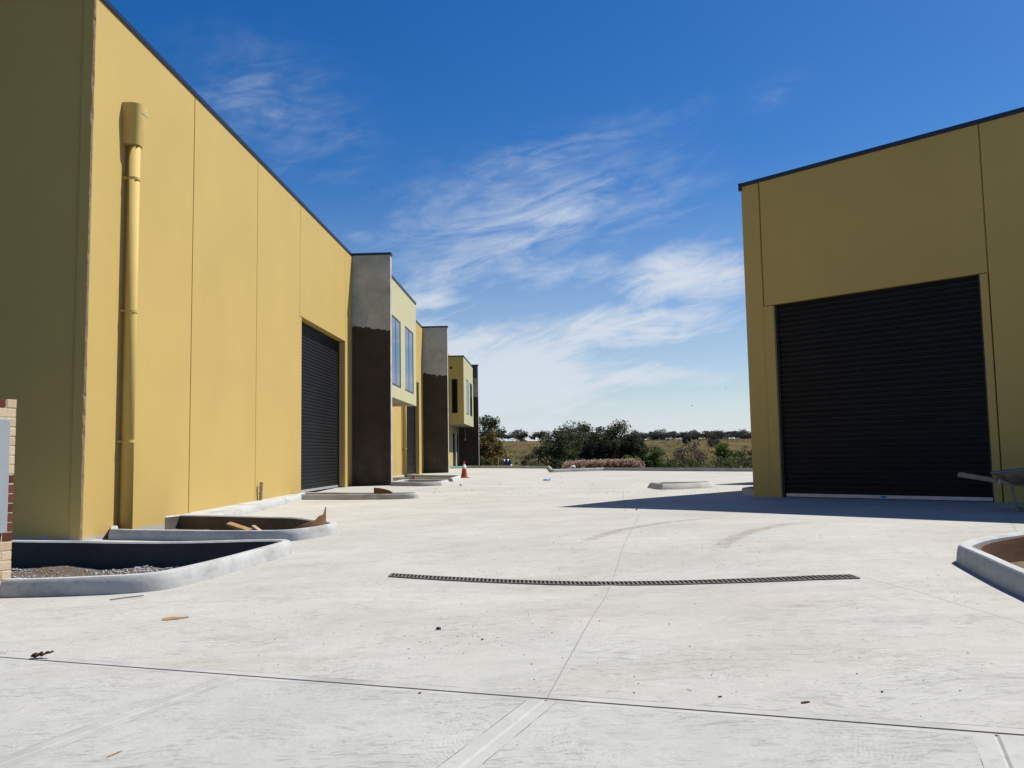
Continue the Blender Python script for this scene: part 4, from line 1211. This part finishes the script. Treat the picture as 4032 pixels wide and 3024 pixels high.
# wire fence beyond the far kerb
root = empty('wire_fence', (10.1, 55.0, -1.1), 0)
tag(root, 'wire fence with thin black posts beyond the far kerb', 'fence')
fp = [(3.5, 61.5), (10.13, 55.2), (12.93, 52.4), (15.9, 49.5), (19, 46.4)]
mb = MB()
for i, (x, y) in enumerate(fp):
    mb = MB(); mb.tube([(x - 10.1, y - 55, -0.3), (x - 10.1, y - 55, 1.80)], 0.035, 8); mb.build('post', M_frame, root)
mb = MB()
for zz_ in (0.7, 1.15, 1.65):
    mb.tube([(x - 10.1, y - 55, zz_) for x, y in fp], 0.006, 5)
mb.build('wire', M_frame, root)
mb = MB(); mb.tube([(-1.22, 66, -1.5), (-1.22, 66, 0.92)], 0.075, 10); o = mb.build('wooden_post', plain('post_timber', (0.40, 0.31, 0.20), 0.85, 0.2, 0, 0.3, 4)); tag(o, 'tan wooden post behind the far left kerb', 'post')

# ------------------------------------------------------------------ small things lying on the concrete
M_clod = plain('brown_clod', (0.075, 0.038, 0.024), 0.95, 0.1, 0, 0.4, 30)
M_peb = plain('dark_pebble', (0.07, 0.065, 0.06), 0.9, 0.2, 0, 0.4, 40)
M_rust = plain('rusty_flake', (0.40, 0.235, 0.12), 0.9, 0.1, 0, 0.35, 12)
mb = MB(); rnd = random.Random(4)
for q in ((-2.87, 5.115, 0.028, 0.030), (-2.83, 5.11, 0.034, 0.026), (-2.79, 5.10, 0.042, 0.020), (-2.755, 5.085, 0.05, 0.013)): blob(mb, (q[0], q[1], gz(q[0], q[1]) + q[2] - 0.01), q[3], rnd)
o = mb.build('earth_clod', M_clod); tag(o, 'dark brown earth clod sitting on the path joint at lower left', 'clod')
def flat_scrap(x, y, w, d, rot, name, label, cat, mat, seed):
    rnd = random.Random(seed); poly = []
    for i in range(14):
        t = 2 * math.pi * i / 14; r_ = 0.75 + rnd.uniform(-.25, .25)
        px_, py_ = math.cos(t) * w / 2 * r_, math.sin(t) * d / 2 * r_
        poly.append((x + px_ * math.cos(rot) - py_ * math.sin(rot), y + px_ * math.sin(rot) + py_ * math.cos(rot)))
    mb = MB(); mb.prism(poly, lambda a, b: gz(a, b) + 0.002, lambda a, b: gz(a, b) + 0.004)
    o = mb.build(name, mat); tag(o, label, cat); return o
flat_scrap(-2.50, 6.24, 0.22, 0.17, 0.1, 'dry_leaf', 'orange brown flake on the concrete below the gravel bed kerb', 'flake', M_rust, 2)
flat_scrap(1.19, 3.565, 0.055, 0.022, 0.2, 'dry_leaf', 'dark red brown leaf scrap near the path joint, larger one at lower right', 'leaf', M_clod, 5)
flat_scrap(0.87, 3.70, 0.022, 0.016, 0.2, 'dry_leaf', 'tiny brown leaf crumb on the concrete left of the larger leaf scrap', 'leaf', M_clod, 6)
flat_scrap(-1.55, 3.32, 0.10, 0.012, 1.2, 'dry_leaf', 'thin orange bark sliver in the path cross joint at lower left', 'bark', M_rust, 7)
mb = MB(); mb.tube([(-3.45, 7.25, gz(-3.45, 7.25) + .01), (-3.33, 7.33, gz(-3.33, 7.33) + .012), (-3.22, 7.38, gz(-3.22, 7.38) + .014)], 0.005, 5); o = mb.build('twig', plain('tan_twig', (0.20, 0.15, 0.10), .9)); tag(o, 'thin tan twig on the ground before the gravel bed kerb', 'twig')
PEB = [(-0.49, 5.41, .019, 'dark olive pebble standing out alone on the concrete mid left'), (-0.45, 3.97, .008, 'tiny brown pebble right of the path cross joint at left'),
       (1.55, 3.66, .007, 'tiny dark pebble between the leaf scrap and the right joint'), (-1.86, 29.6, .05, 'brown stone on the concrete at the tip of the window box kerb'),
       (-0.2, 5.05, .010, 'small pebble in the speckled patch right of the olive pebble'), (2.2, 15.2, .025, 'dark pebble inside the right building shadow')]
for i, (x, y, r_, lab) in enumerate(PEB):
    mb = MB(); blob(mb, (x, y, gz(x, y) + r_ * 0.4), r_, random.Random(40 + i)); o = mb.build('pebble', M_peb if i % 2 == 0 else M_clod); tag(o, lab, 'pebble')
# grit: countless crumbs
mb = MB(); rnd = random.Random(9)
for cx_, cy_, sx_, sy_, n_ in ((-0.3, 5.2, 0.5, 0.45, 90), (1.2, 3.9, 0.9, 0.4, 60), (0.2, 8.6, 0.5, 1.3, 110), (2.6, 9.9, 0.8, 0.8, 90), (4.9, 22.2, 1.6, 0.5, 90), (0.3, 25, 2.2, 3.0, 110), (-2.6, 26.5, 1.2, 2.0, 60), (1.8, 6.0, 1.5, 1.5, 60), (-1.5, 6.0, 1.5, 1.6, 60), (0.5, 33, 2.5, 4, 70)):
    for _ in range(n_):
        x, y = rnd.gauss(cx_, sx_), rnd.gauss(cy_, sy_)
        if rnd.random() < 0.35: continue
        if in_hole((x, y)) or (Vector((x, y)) - PA).dot(PN) > -0.1: continue
        s_ = rnd.uniform(0.002, 0.0065) * (1 + max(0, y - 6) * 0.10); g = gz(x, y)
        P = [(x + s_ * math.cos(a) * rnd.uniform(.6, 1.2), y + s_ * math.sin(a) * rnd.uniform(.6, 1.2)) for a in (0, 1.6, 3.1, 4.7)]
        st = len(mb.v); mb.v.extend([(p[0], p[1], g) for p in P] + [(x, y, g + s_ * 0.8)])
        for a in range(4): mb.f.append((st + a, st + (a + 1) % 4, st + 4)); mb.k.append(0 if rnd.random() < .5 else 1)
o = mb.build('grit', [M_peb, M_clod], fix=False); tag(o, 'fine dark grit scattered over the concrete', 'grit', kind='stuff')
# muddy tyre marks
def mat_mud():
    m = Mat('dried_mud', 0.95, 0.1); p = m.pos()
    c = m.mix(m.noise(p, 6, 5, 0.6), (0.40, 0.31, 0.22), (0.54, 0.46, 0.36)); m.color(c)
    at = m.node('ShaderNodeUVMap')
    sp = m.node('ShaderNodeSeparateXYZ'); m.L.new(at.outputs[0], sp.inputs[0])
    e = m.math('MULTIPLY', m.rng(sp.outputs[0], 0.0, 0.35), m.rng(sp.outputs[0], 1.0, 0.65), clamp=True)
    e = m.math('MULTIPLY', e, m.math('MULTIPLY', m.rng(sp.outputs[1], 0.0, 0.2), m.rng(sp.outputs[1], 1.0, 0.6), clamp=True))
    nn = m.noise(p, 7.0, 8, 0.78, 0.6)
    al = m.rng(m.math('ADD', nn, m.math('MULTIPLY', e, 0.30)), 0.66, 0.97, 0, 0.52)
    m.L.new(m.math('MULTIPLY', al, e, clamp=True), m.b.inputs['Alpha']); return m.m
M_mud = mat_mud()
def mud(path, w, label):
    path = dens_poly(smooth_poly(path, 2, False), 0.12, False)
    a, b = offset(path, w / 2, False), offset(path, -w / 2, False); n = len(path)
    me = bpy.data.meshes.new('mud_track'); v, f, uv = [], [], []
    for i in range(n):
        v += [(*a[i], gz(*a[i]) + .004), (*b[i], gz(*b[i]) + .004)]
    for i in range(n - 1): f.append((2 * i, 2 * i + 1, 2 * i + 3, 2 * i + 2)); uv += [(0, i / n), (1, i / n), (1, (i + 1) / n), (0, (i + 1) / n)]
    me.from_pydata(v, [], f); l = me.uv_layers.new(name='uv')
    for i, q in enumerate(uv): l.data[i].uv = q
    me.materials.append(M_mud); o = bpy.data.objects.new('mud_track', me); COL.objects.link(o); tag(o, label, 'mud', kind='stuff')
    for p in me.polygons:
        if p.normal.z < 0: p.flip()
mud([(0.55, 9.4), (0.95, 10.6), (1.5, 11.65), (2.3, 12.5), (3.4, 13.1), (4.6, 13.5)], 0.40, 'left muddy tyre mark curving towards the building shadow')
mud([(1.9, 8.3), (2.35, 9.5), (2.95, 10.7), (3.8, 11.75), (5.0, 12.6)], 0.42, 'right muddy tyre mark curving towards the building shadow')

# ------------------------------------------------------------------ vegetation
def leaf_quad(mb, c, s_, rnd, flat=0.0):
    t, p = rnd.uniform(0, 6.283), math.acos(rnd.uniform(-1, 1))
    n = Vector((math.sin(p) * math.cos(t), math.sin(p) * math.sin(t), math.cos(p)))
    if flat: n = (n + Vector((0, 0, flat * 2))).normalized()
    a = n.orthogonal().normalized(); b = n.cross(a)
    r_ = rnd.uniform(0, 6.283); a, b = a * math.cos(r_) + b * math.sin(r_), b * math.cos(r_) - a * math.sin(r_)
    l, w = s_ * rnd.uniform(0.7, 1.3), s_ * rnd.uniform(0.35, 0.7)
    c = Vector(c); st = len(mb.v)
    mb.v.extend([tuple(c - a * l * .5), tuple(c + b * w * .5), tuple(c + a * l * .5), tuple(c - b * w * .5)])
    mb.f.append((st, st + 1, st + 2, st + 3)); mb.k.append(0)

def tree_parts(root, h, w, leafmat, barkmat, seed, style='bush', nleaf=3000, leaf=0.18, nclump=40):
    """trunk with limbs reaching to leaf clumps; crown of many small leaves round those clumps"""
    rnd = random.Random(seed)
    clumps = []
    for _ in range(nclump):
        for _t in range(30):
            x, y, z = rnd.uniform(-1, 1), rnd.uniform(-1, 1), rnd.uniform(0, 1)
            if style == 'bush': q_ = x * x + y * y + z ** 2.4; ok = q_ < 1.0 and q_ > (0.55 if rnd.random() < 0.8 else 0.1)
            elif style == 'umbrella': z = 0.40 + 0.60 * z; ok = x * x + y * y < (1.0 - ((z - .40) / .60) ** 2) * (0.35 + 0.65 * min(1, (z - .38) / .25))
            elif style == 'open': z = 0.30 + 0.70 * z; ok = x * x + y * y < math.sin(math.pi * min(1, (z - .25) / .85)) ** 1.2
            else: ok = x * x + y * y < (1 - z) ** 1.2 + 0.03
            if ok: break
        clumps.append(Vector((x * w / 2 * 0.92, y * w / 2 * 0.92, z * h * 0.96)))
    tb = MB()
    base = Vector((0, 0, -0.2)); th_ = h * (0.35 if style in ('bush', 'cone') else 0.5)
    r0 = max(0.05, h * 0.022)
    lean = Vector((rnd.uniform(-.08, .08) * h, rnd.uniform(-.08, .08) * h, 0))
    mid = base + Vector((0, 0, th_)) + lean
    tb.tube([base, base.lerp(mid, .5) + Vector((rnd.uniform(-.1, .1), 0, 0)) * r0 * 3, mid], [r0, r0 * .8, r0 * .62], 7)
    for c in sorted(clumps, key=lambda q: -q.z)[:14] if style != 'bush' else clumps[:12]:
        m_ = mid.lerp(c, .5) + Vector((rnd.uniform(-.06, .06), rnd.uniform(-.06, .06), -.04)) * h
        tb.tube([base.lerp(mid, rnd.uniform(.55, 1)), m_, c], [r0 * .45, r0 * .28, r0 * .10], 5, caps=False)
    tb.build('trunk', barkmat, root, fix=False)
    cb = MB()
    per = max(1, nleaf // nclump)
    cr = w * (0.17 if nclump > 25 else 0.26)
    for c in clumps:
        rr = cr * rnd.uniform(0.75, 1.35); fz = 0.70 if style != 'umbrella' else 0.42
        for _ in range(int(per * rnd.uniform(0.6, 1.4))):
            d = Vector((rnd.gauss(0, 1), rnd.gauss(0, 1), rnd.gauss(0, 1))).normalized() * rr * rnd.random() ** 0.45
            d.z *= fz
            p = c + d
            if p.z < 0.02 * h: p.z = rnd.uniform(0.0, 0.1) * h
            leaf_quad(cb, p, leaf, rnd, 0.15)
    cb.build('crown', leafmat, root, fix=False)

def tree(name, label, cat, x, y, h, w, leafmat, barkmat, seed, style='bush', nleaf=3000, leaf=0.18, nclump=40, group=None):
    r_ = empty(name, (x, y, tz(x, y)), 0)
    tree_parts(r_, h, w, leafmat, barkmat, seed, style, nleaf, leaf, nclump)
    tag(r_, label, cat, group); return r_

tree('gum_tree', 'tall open gum tree rising behind the golden tree beside the last fin wall', 'tree', -3.6, 112, 9.0, 4.6, M_gum, M_bark, 11, 'open', 4200, 0.30, 34)
tree('wattle_tree', 'golden tipped dense tree beside the last fin wall', 'tree', -2.6, 92, 6.1, 4.2, M_wattle, M_barkd, 12, 'bush', 9000, 0.24, 80)
tree('bush', 'round olive bush at the foot of the golden tree', 'bush', -2.6, 76, 2.9, 2.5, M_bush, M_barkd, 13, 'bush', 3500, 0.17, 36)
for i, (x, y, h, w, lab, mt) in enumerate((
    (-0.6, 84, 2.7, 2.0, 'low dark scrub bush right of the wooden post', M_bush), (0.3, 80, 2.3, 1.7, 'low green scrub bush near the pale plastic sheet', M_green),
    (1.1, 90, 3.4, 2.4, 'thin dark shrub with bare lower stems left of the big dark trees', M_gum), (2.1, 88, 3.5, 2.5, 'dark shrub touching the left side of the big dark trees', M_gum),
    (2.7, 80, 2.3, 1.8, 'low green bush at the left foot of the big dark trees', M_green), (-1.3, 80, 2.2, 1.4, 'small scrub bush just left of the pale plastic sheet', M_bush))):
    tree('scrub_bush', lab, 'bush', x, y, h, w, mt, M_barkd, 20 + i, 'bush', 1800, 0.18, 26)
for i, (x, y, h, w, lab) in enumerate((
    (5.1, 104, 6.7, 5.8, 'leftmost tree of the big dark clump, lower and rounded'), (7.6, 108, 7.5, 6.0, 'second tree from left in the big dark clump'), (9.5, 112, 7.6, 4.6, 'tallest tree of the big dark clump, open at the top'),
    (10.8, 106, 7.0, 5.0, 'middle right tree of the big dark clump, a little lower'), (12.9, 104, 7.4, 6.2, 'broad domed tree on the right of the big dark clump'), (14.6, 102, 6.0, 3.8, 'rightmost low tree of the big dark clump'))):
    tree('dark_tree', lab, 'tree', x, y, h, w, M_gumgrey if i % 2 else M_gum, M_bark, 40 + i, 'bush', 11000, 0.27, 85)
spec = [
 (9.8, 72, 2.6, 2.8, 'bright green bush behind the right end of the dry reeds', M_green, 'bush', 3000), (11.7, 70, 2.75, 2.4, 'bright green upright bush right of the dry reeds', M_green, 'bush', 3000), (12.2, 66, 1.9, 1.8, 'low green bush left of the first black fence post', M_green, 'bush', 1600),
 (13.3, 80, 3.75, 3.0, 'dark rounded bush rising behind the bright green bush', M_gum, 'bush', 2600), (17.1, 82, 3.8, 3.0, 'grey brown nearly bare shrub between the fence posts', M_brown, 'open', 2000),
 (15.1, 78, 2.6, 1.9, 'narrow green shrub left of the bare brown shrub', M_bush, 'bush', 1400), (18.8, 84, 3.1, 1.9, 'green shrub right of the bare brown shrub', M_bush, 'bush', 1500), (19.3, 80, 2.6, 2.0, 'low olive shrub left of the small green tree', M_bush, 'bush', 1400),
 (24.1, 90, 3.7, 2.6, 'dark bush near the right building, just right of the small green tree', M_gum, 'bush', 1800), (25.6, 92, 4.1, 2.8, 'dark bush farther along, against the edge of the right building', M_gum, 'bush', 1800), (22.9, 80, 2.8, 2.0, 'brown green shrub low against the edge of the right building', M_gumgrey, 'bush', 1400)]
for i, (x, y, h, w, lab, mt, st, nl) in enumerate(spec):
    tree('shrub', lab, 'bush', x, y, h, w, mt, M_barkd, 60 + i, st, nl, 0.19, 32)
tree('small_tree', 'small green tree with a visible forked trunk near the right building', 'tree', 21.6, 86, 3.8, 2.7, M_green, M_barkd, 80, 'open', 2400, 0.20, 26)
LOW = [(12.9, 68, 1.9, 1.7, 'left of the first black post'), (13.6, 66, 1.75, 1.7, 'right of the first black post'), (15.2, 70, 2.0, 1.9, 'below the bare brown shrub, left half'), (16.4, 68, 1.85, 1.7, 'below the bare brown shrub, right half'),
       (17.5, 70, 1.9, 1.9, 'midway between the bare shrub and the second post'), (18.7, 72, 2.1, 1.9, 'below the small green tree'), (19.4, 70, 2.1, 1.9, 'right of the second black post'), (18.4, 66, 1.7, 1.5, 'right beside the edge of the right building')]
for i, (x, y, h, w, lab) in enumerate(LOW):
    tree('scrub_bush', 'low dark scrub behind the fence, ' + lab, 'bush', x, y, h, w, (M_bush, M_gum, M_green)[i % 3], M_barkd, 90 + i, 'bush', 1300, 0.17, 22, group='low scrub behind the fence')

# dry reeds / cut brush heap
mb = MB(); rnd = random.Random(77)
for i in range(4200):
    t = rnd.random(); x = 3.35 + 4.85 * t; y = 56 + rnd.gauss(0, 0.35) - 1.2 * t
    hh = 1.02 * min(1, 8 * t + .45, 8 * (1 - t) + .55) * rnd.uniform(0.72, 1.05)
    z0 = tz(x, y) + 0.55
    lean = Vector((rnd.gauss(0, .16), rnd.gauss(0, .16), 0)); w = rnd.uniform(.012, .03)
    a = Vector((x, y, z0)); b = a + Vector((0, 0, hh)) + lean; s_ = Vector((w, rnd.uniform(-w, w), 0))
    mb.face([a - s_, a + s_, b + s_ * .5, b - s_ * .5])
    for _ in range(2): leaf_quad(mb, b + Vector((rnd.gauss(0, .05), rnd.gauss(0, .05), rnd.gauss(-.03, .06))), 0.12, rnd); mb.k[-1] = 1
mb.box((3.4, 55.0, -1.3), (8.2, 56.2, -0.75))
o = mb.build('reed_bank', [M_reed, M_plume], fix=False); tag(o, 'bank of reddish dry reeds beyond the far kerb', 'reeds')

# far ridge trees: a few models, copied
protos = []
for i, (st, nc) in enumerate((('umbrella', 9), ('open', 10), ('umbrella', 12), ('bush', 14), ('umbrella', 7))):
    r_ = empty('ridge_tree', (0, 0, -50), 0)
    tree_parts(r_, 4.0, 5.0, M_far, M_barkd, 120 + i, st, 1100, 0.48, nc)
    protos.append(r_)
FAR = [(-5.0, 400, 4.1, 6.3), (-1.9, 400, 3.0, 5.3), (1.9, 400, 4.3, 7.0), (4.4, 400, 3.7, 5.8), (8.7, 400, 2.7, 1.9), (10.2, 400, 2.3, 1.5), (12.4, 400, 4.0, 5.1), (15.3, 400, 3.9, 5.3), (58.2, 400, 3.6, 4.4), (60.6, 400, 2.6, 4.1), (63.0, 400, 2.4, 4.4), (65.1, 400, 3.6, 3.4), (67.2, 400, 2.8, 4.4), (70.5, 400, 3.7, 6.3), (73.3, 400, 2.5, 4.1), (77.2, 400, 3.3, 6.3), (80.9, 400, 3.1, 4.8), (84.8, 400, 3.5, 4.8), (87.7, 400, 3.0, 3.6), (89.3, 400, 2.1, 4.1), (92.4, 400, 3.1, 6.5), (95.9, 400, 2.3, 4.4), (98.6, 400, 3.0, 4.4), (100.3, 400, 2.5, 4.4), (103.2, 400, 3.9, 4.1), (105.2, 400, 1.8, 3.6), (107.2, 400, 3.1, 3.9), (109.5, 400, 3.4, 4.8), (112.1, 400, 2.1, 4.8)]
ORD = 'first second third fourth fifth sixth seventh eighth ninth tenth eleventh twelfth thirteenth fourteenth fifteenth sixteenth seventeenth eighteenth nineteenth twentieth twenty-first'.split()
used = [False] * 5
def place_far(i, x, y, h, w, p, label, group):
    c = protos[p] if not used[p] else copy_tree(protos[p])
    used[p] = True
    c.location = (x, y, tz(x, y) - 0.25); c.scale = (w / 5.0, w / 5.0, (h + 0.4) / 4.0); c.rotation_euler = (0, 0, i * 1.7)
    tag(c, label, 'tree', group)
rnd = random.Random(31)
for i, (x, y, h, w) in enumerate(FAR):
    lab = ('tree on the left ridge between golden tree and dark clump, %s from left' % ORD[i]) if i < 8 else ('tree on the right ridge skyline, %s from the dark clump' % ORD[i - 8])
    place_far(i, x, y + rnd.uniform(-5, 5), h * 1.15, w * 1.15, [0, 2, 3, 1, 4][i % 5], lab, 'trees along the far ridge')
for i in range(16):
    place_far(i + 40, 56.5 + 3.68 * i, 391 + rnd.uniform(-3, 3), 2.9 + rnd.uniform(-.4, .6), 7.2, 3, 'low dark bush under the right ridge trees, %s from the dark clump' % ORD[i], 'low bushes below the right ridge trees')
for i, (x, y, h, w, lab) in enumerate(((59.9, 290, 4.0, 2.6, 'dark tree standing alone in the paddock below the right ridge'), (69.4, 290, 3.9, 3.4, 'dark tree in the paddock nearest the right building'), (65.6, 280, 2.6, 2.2, 'small bush in the paddock between two lone trees'))):
    place_far(i + 70, x, y, h, w, [1, 3, 3][i], lab, 'lone trees in the paddock')
# tufts and scrub dotted over the paddock
mb = MB(); rnd = random.Random(55)
for i in range(2600):
    y = 120 + 270 * rnd.random() ** 0.8; x = rnd.uniform(-0.05, 0.31) * y
    if noise.noise(Vector((x * .03, y * .03, 8))) < -0.15: continue
    s_ = rnd.uniform(.15, .5) * (1.0 if rnd.random() < .93 else 2.2)
    z0 = tz(x, y)
    for _ in range(7): leaf_quad(mb, (x + rnd.gauss(0, s_ * .5), y + rnd.gauss(0, s_ * .5), z0 + abs(rnd.gauss(0, s_ * .4))), s_ * 0.8, rnd)
o = mb.build('paddock_tufts', M_tuft, fix=False); tag(o, 'dry tufts and low scrub scattered over the paddock', 'grass', kind='stuff')
mb = MB()
for i in range(16000):
    y = rnd.uniform(58, 108); x = rnd.uniform(-0.07, 0.34) * y
    hc = (1.0 if x > 0.17 * y else 0.6) + 1.6 * max(0, noise.noise(Vector((x * .35, y * .2, 1.5))) + 0.3)
    z0 = tz(x, y); leaf_quad(mb, (x, y, z0 + rnd.random() ** 1.5 * hc), 0.24, rnd)
o = mb.build('ground_cover', M_bush, fix=False); tag(o, 'dark weedy ground cover behind the fence', 'weeds', kind='stuff')

# ------------------------------------------------------------------ birds
def bird(x, y, z, s_, rz, label):
    root = empty('bird', (x, y, z), rz); tag(root, label, 'bird', 'birds in the sky')
    mb = MB(); mb.tube([(-.16, 0, 0), (-.06, 0, .01), (.04, 0, .01), (.12, 0, .02), (.16, 0, .02)], [.02, .045, .05, .03, .006], 8)
    for sg in (-1, 1):
        mb.face([(-.03, sg * .03, .02), (.07, sg * .03, .02), (.05, sg * .2, .10), (-.02, sg * .2, .09)]); mb.face([(.05, sg * .2, .10), (-.02, sg * .2, .09), (-.07, sg * .42, .05)])
    o = mb.build('body', M_frame, root); root.scale = (s_,) * 3
bird(34.3, 160, 9.94, 1.3, 0.6, 'tiny dark bird low in the sky left of the right building')
bird(46.0, 180, 14.8, 1.0, 2.0, 'tiny dark bird close to the edge of the right building')
bird(-20.2, 120, 40.5, 1.0, 1.0, 'tiny dark bird high in the sky above the left building')
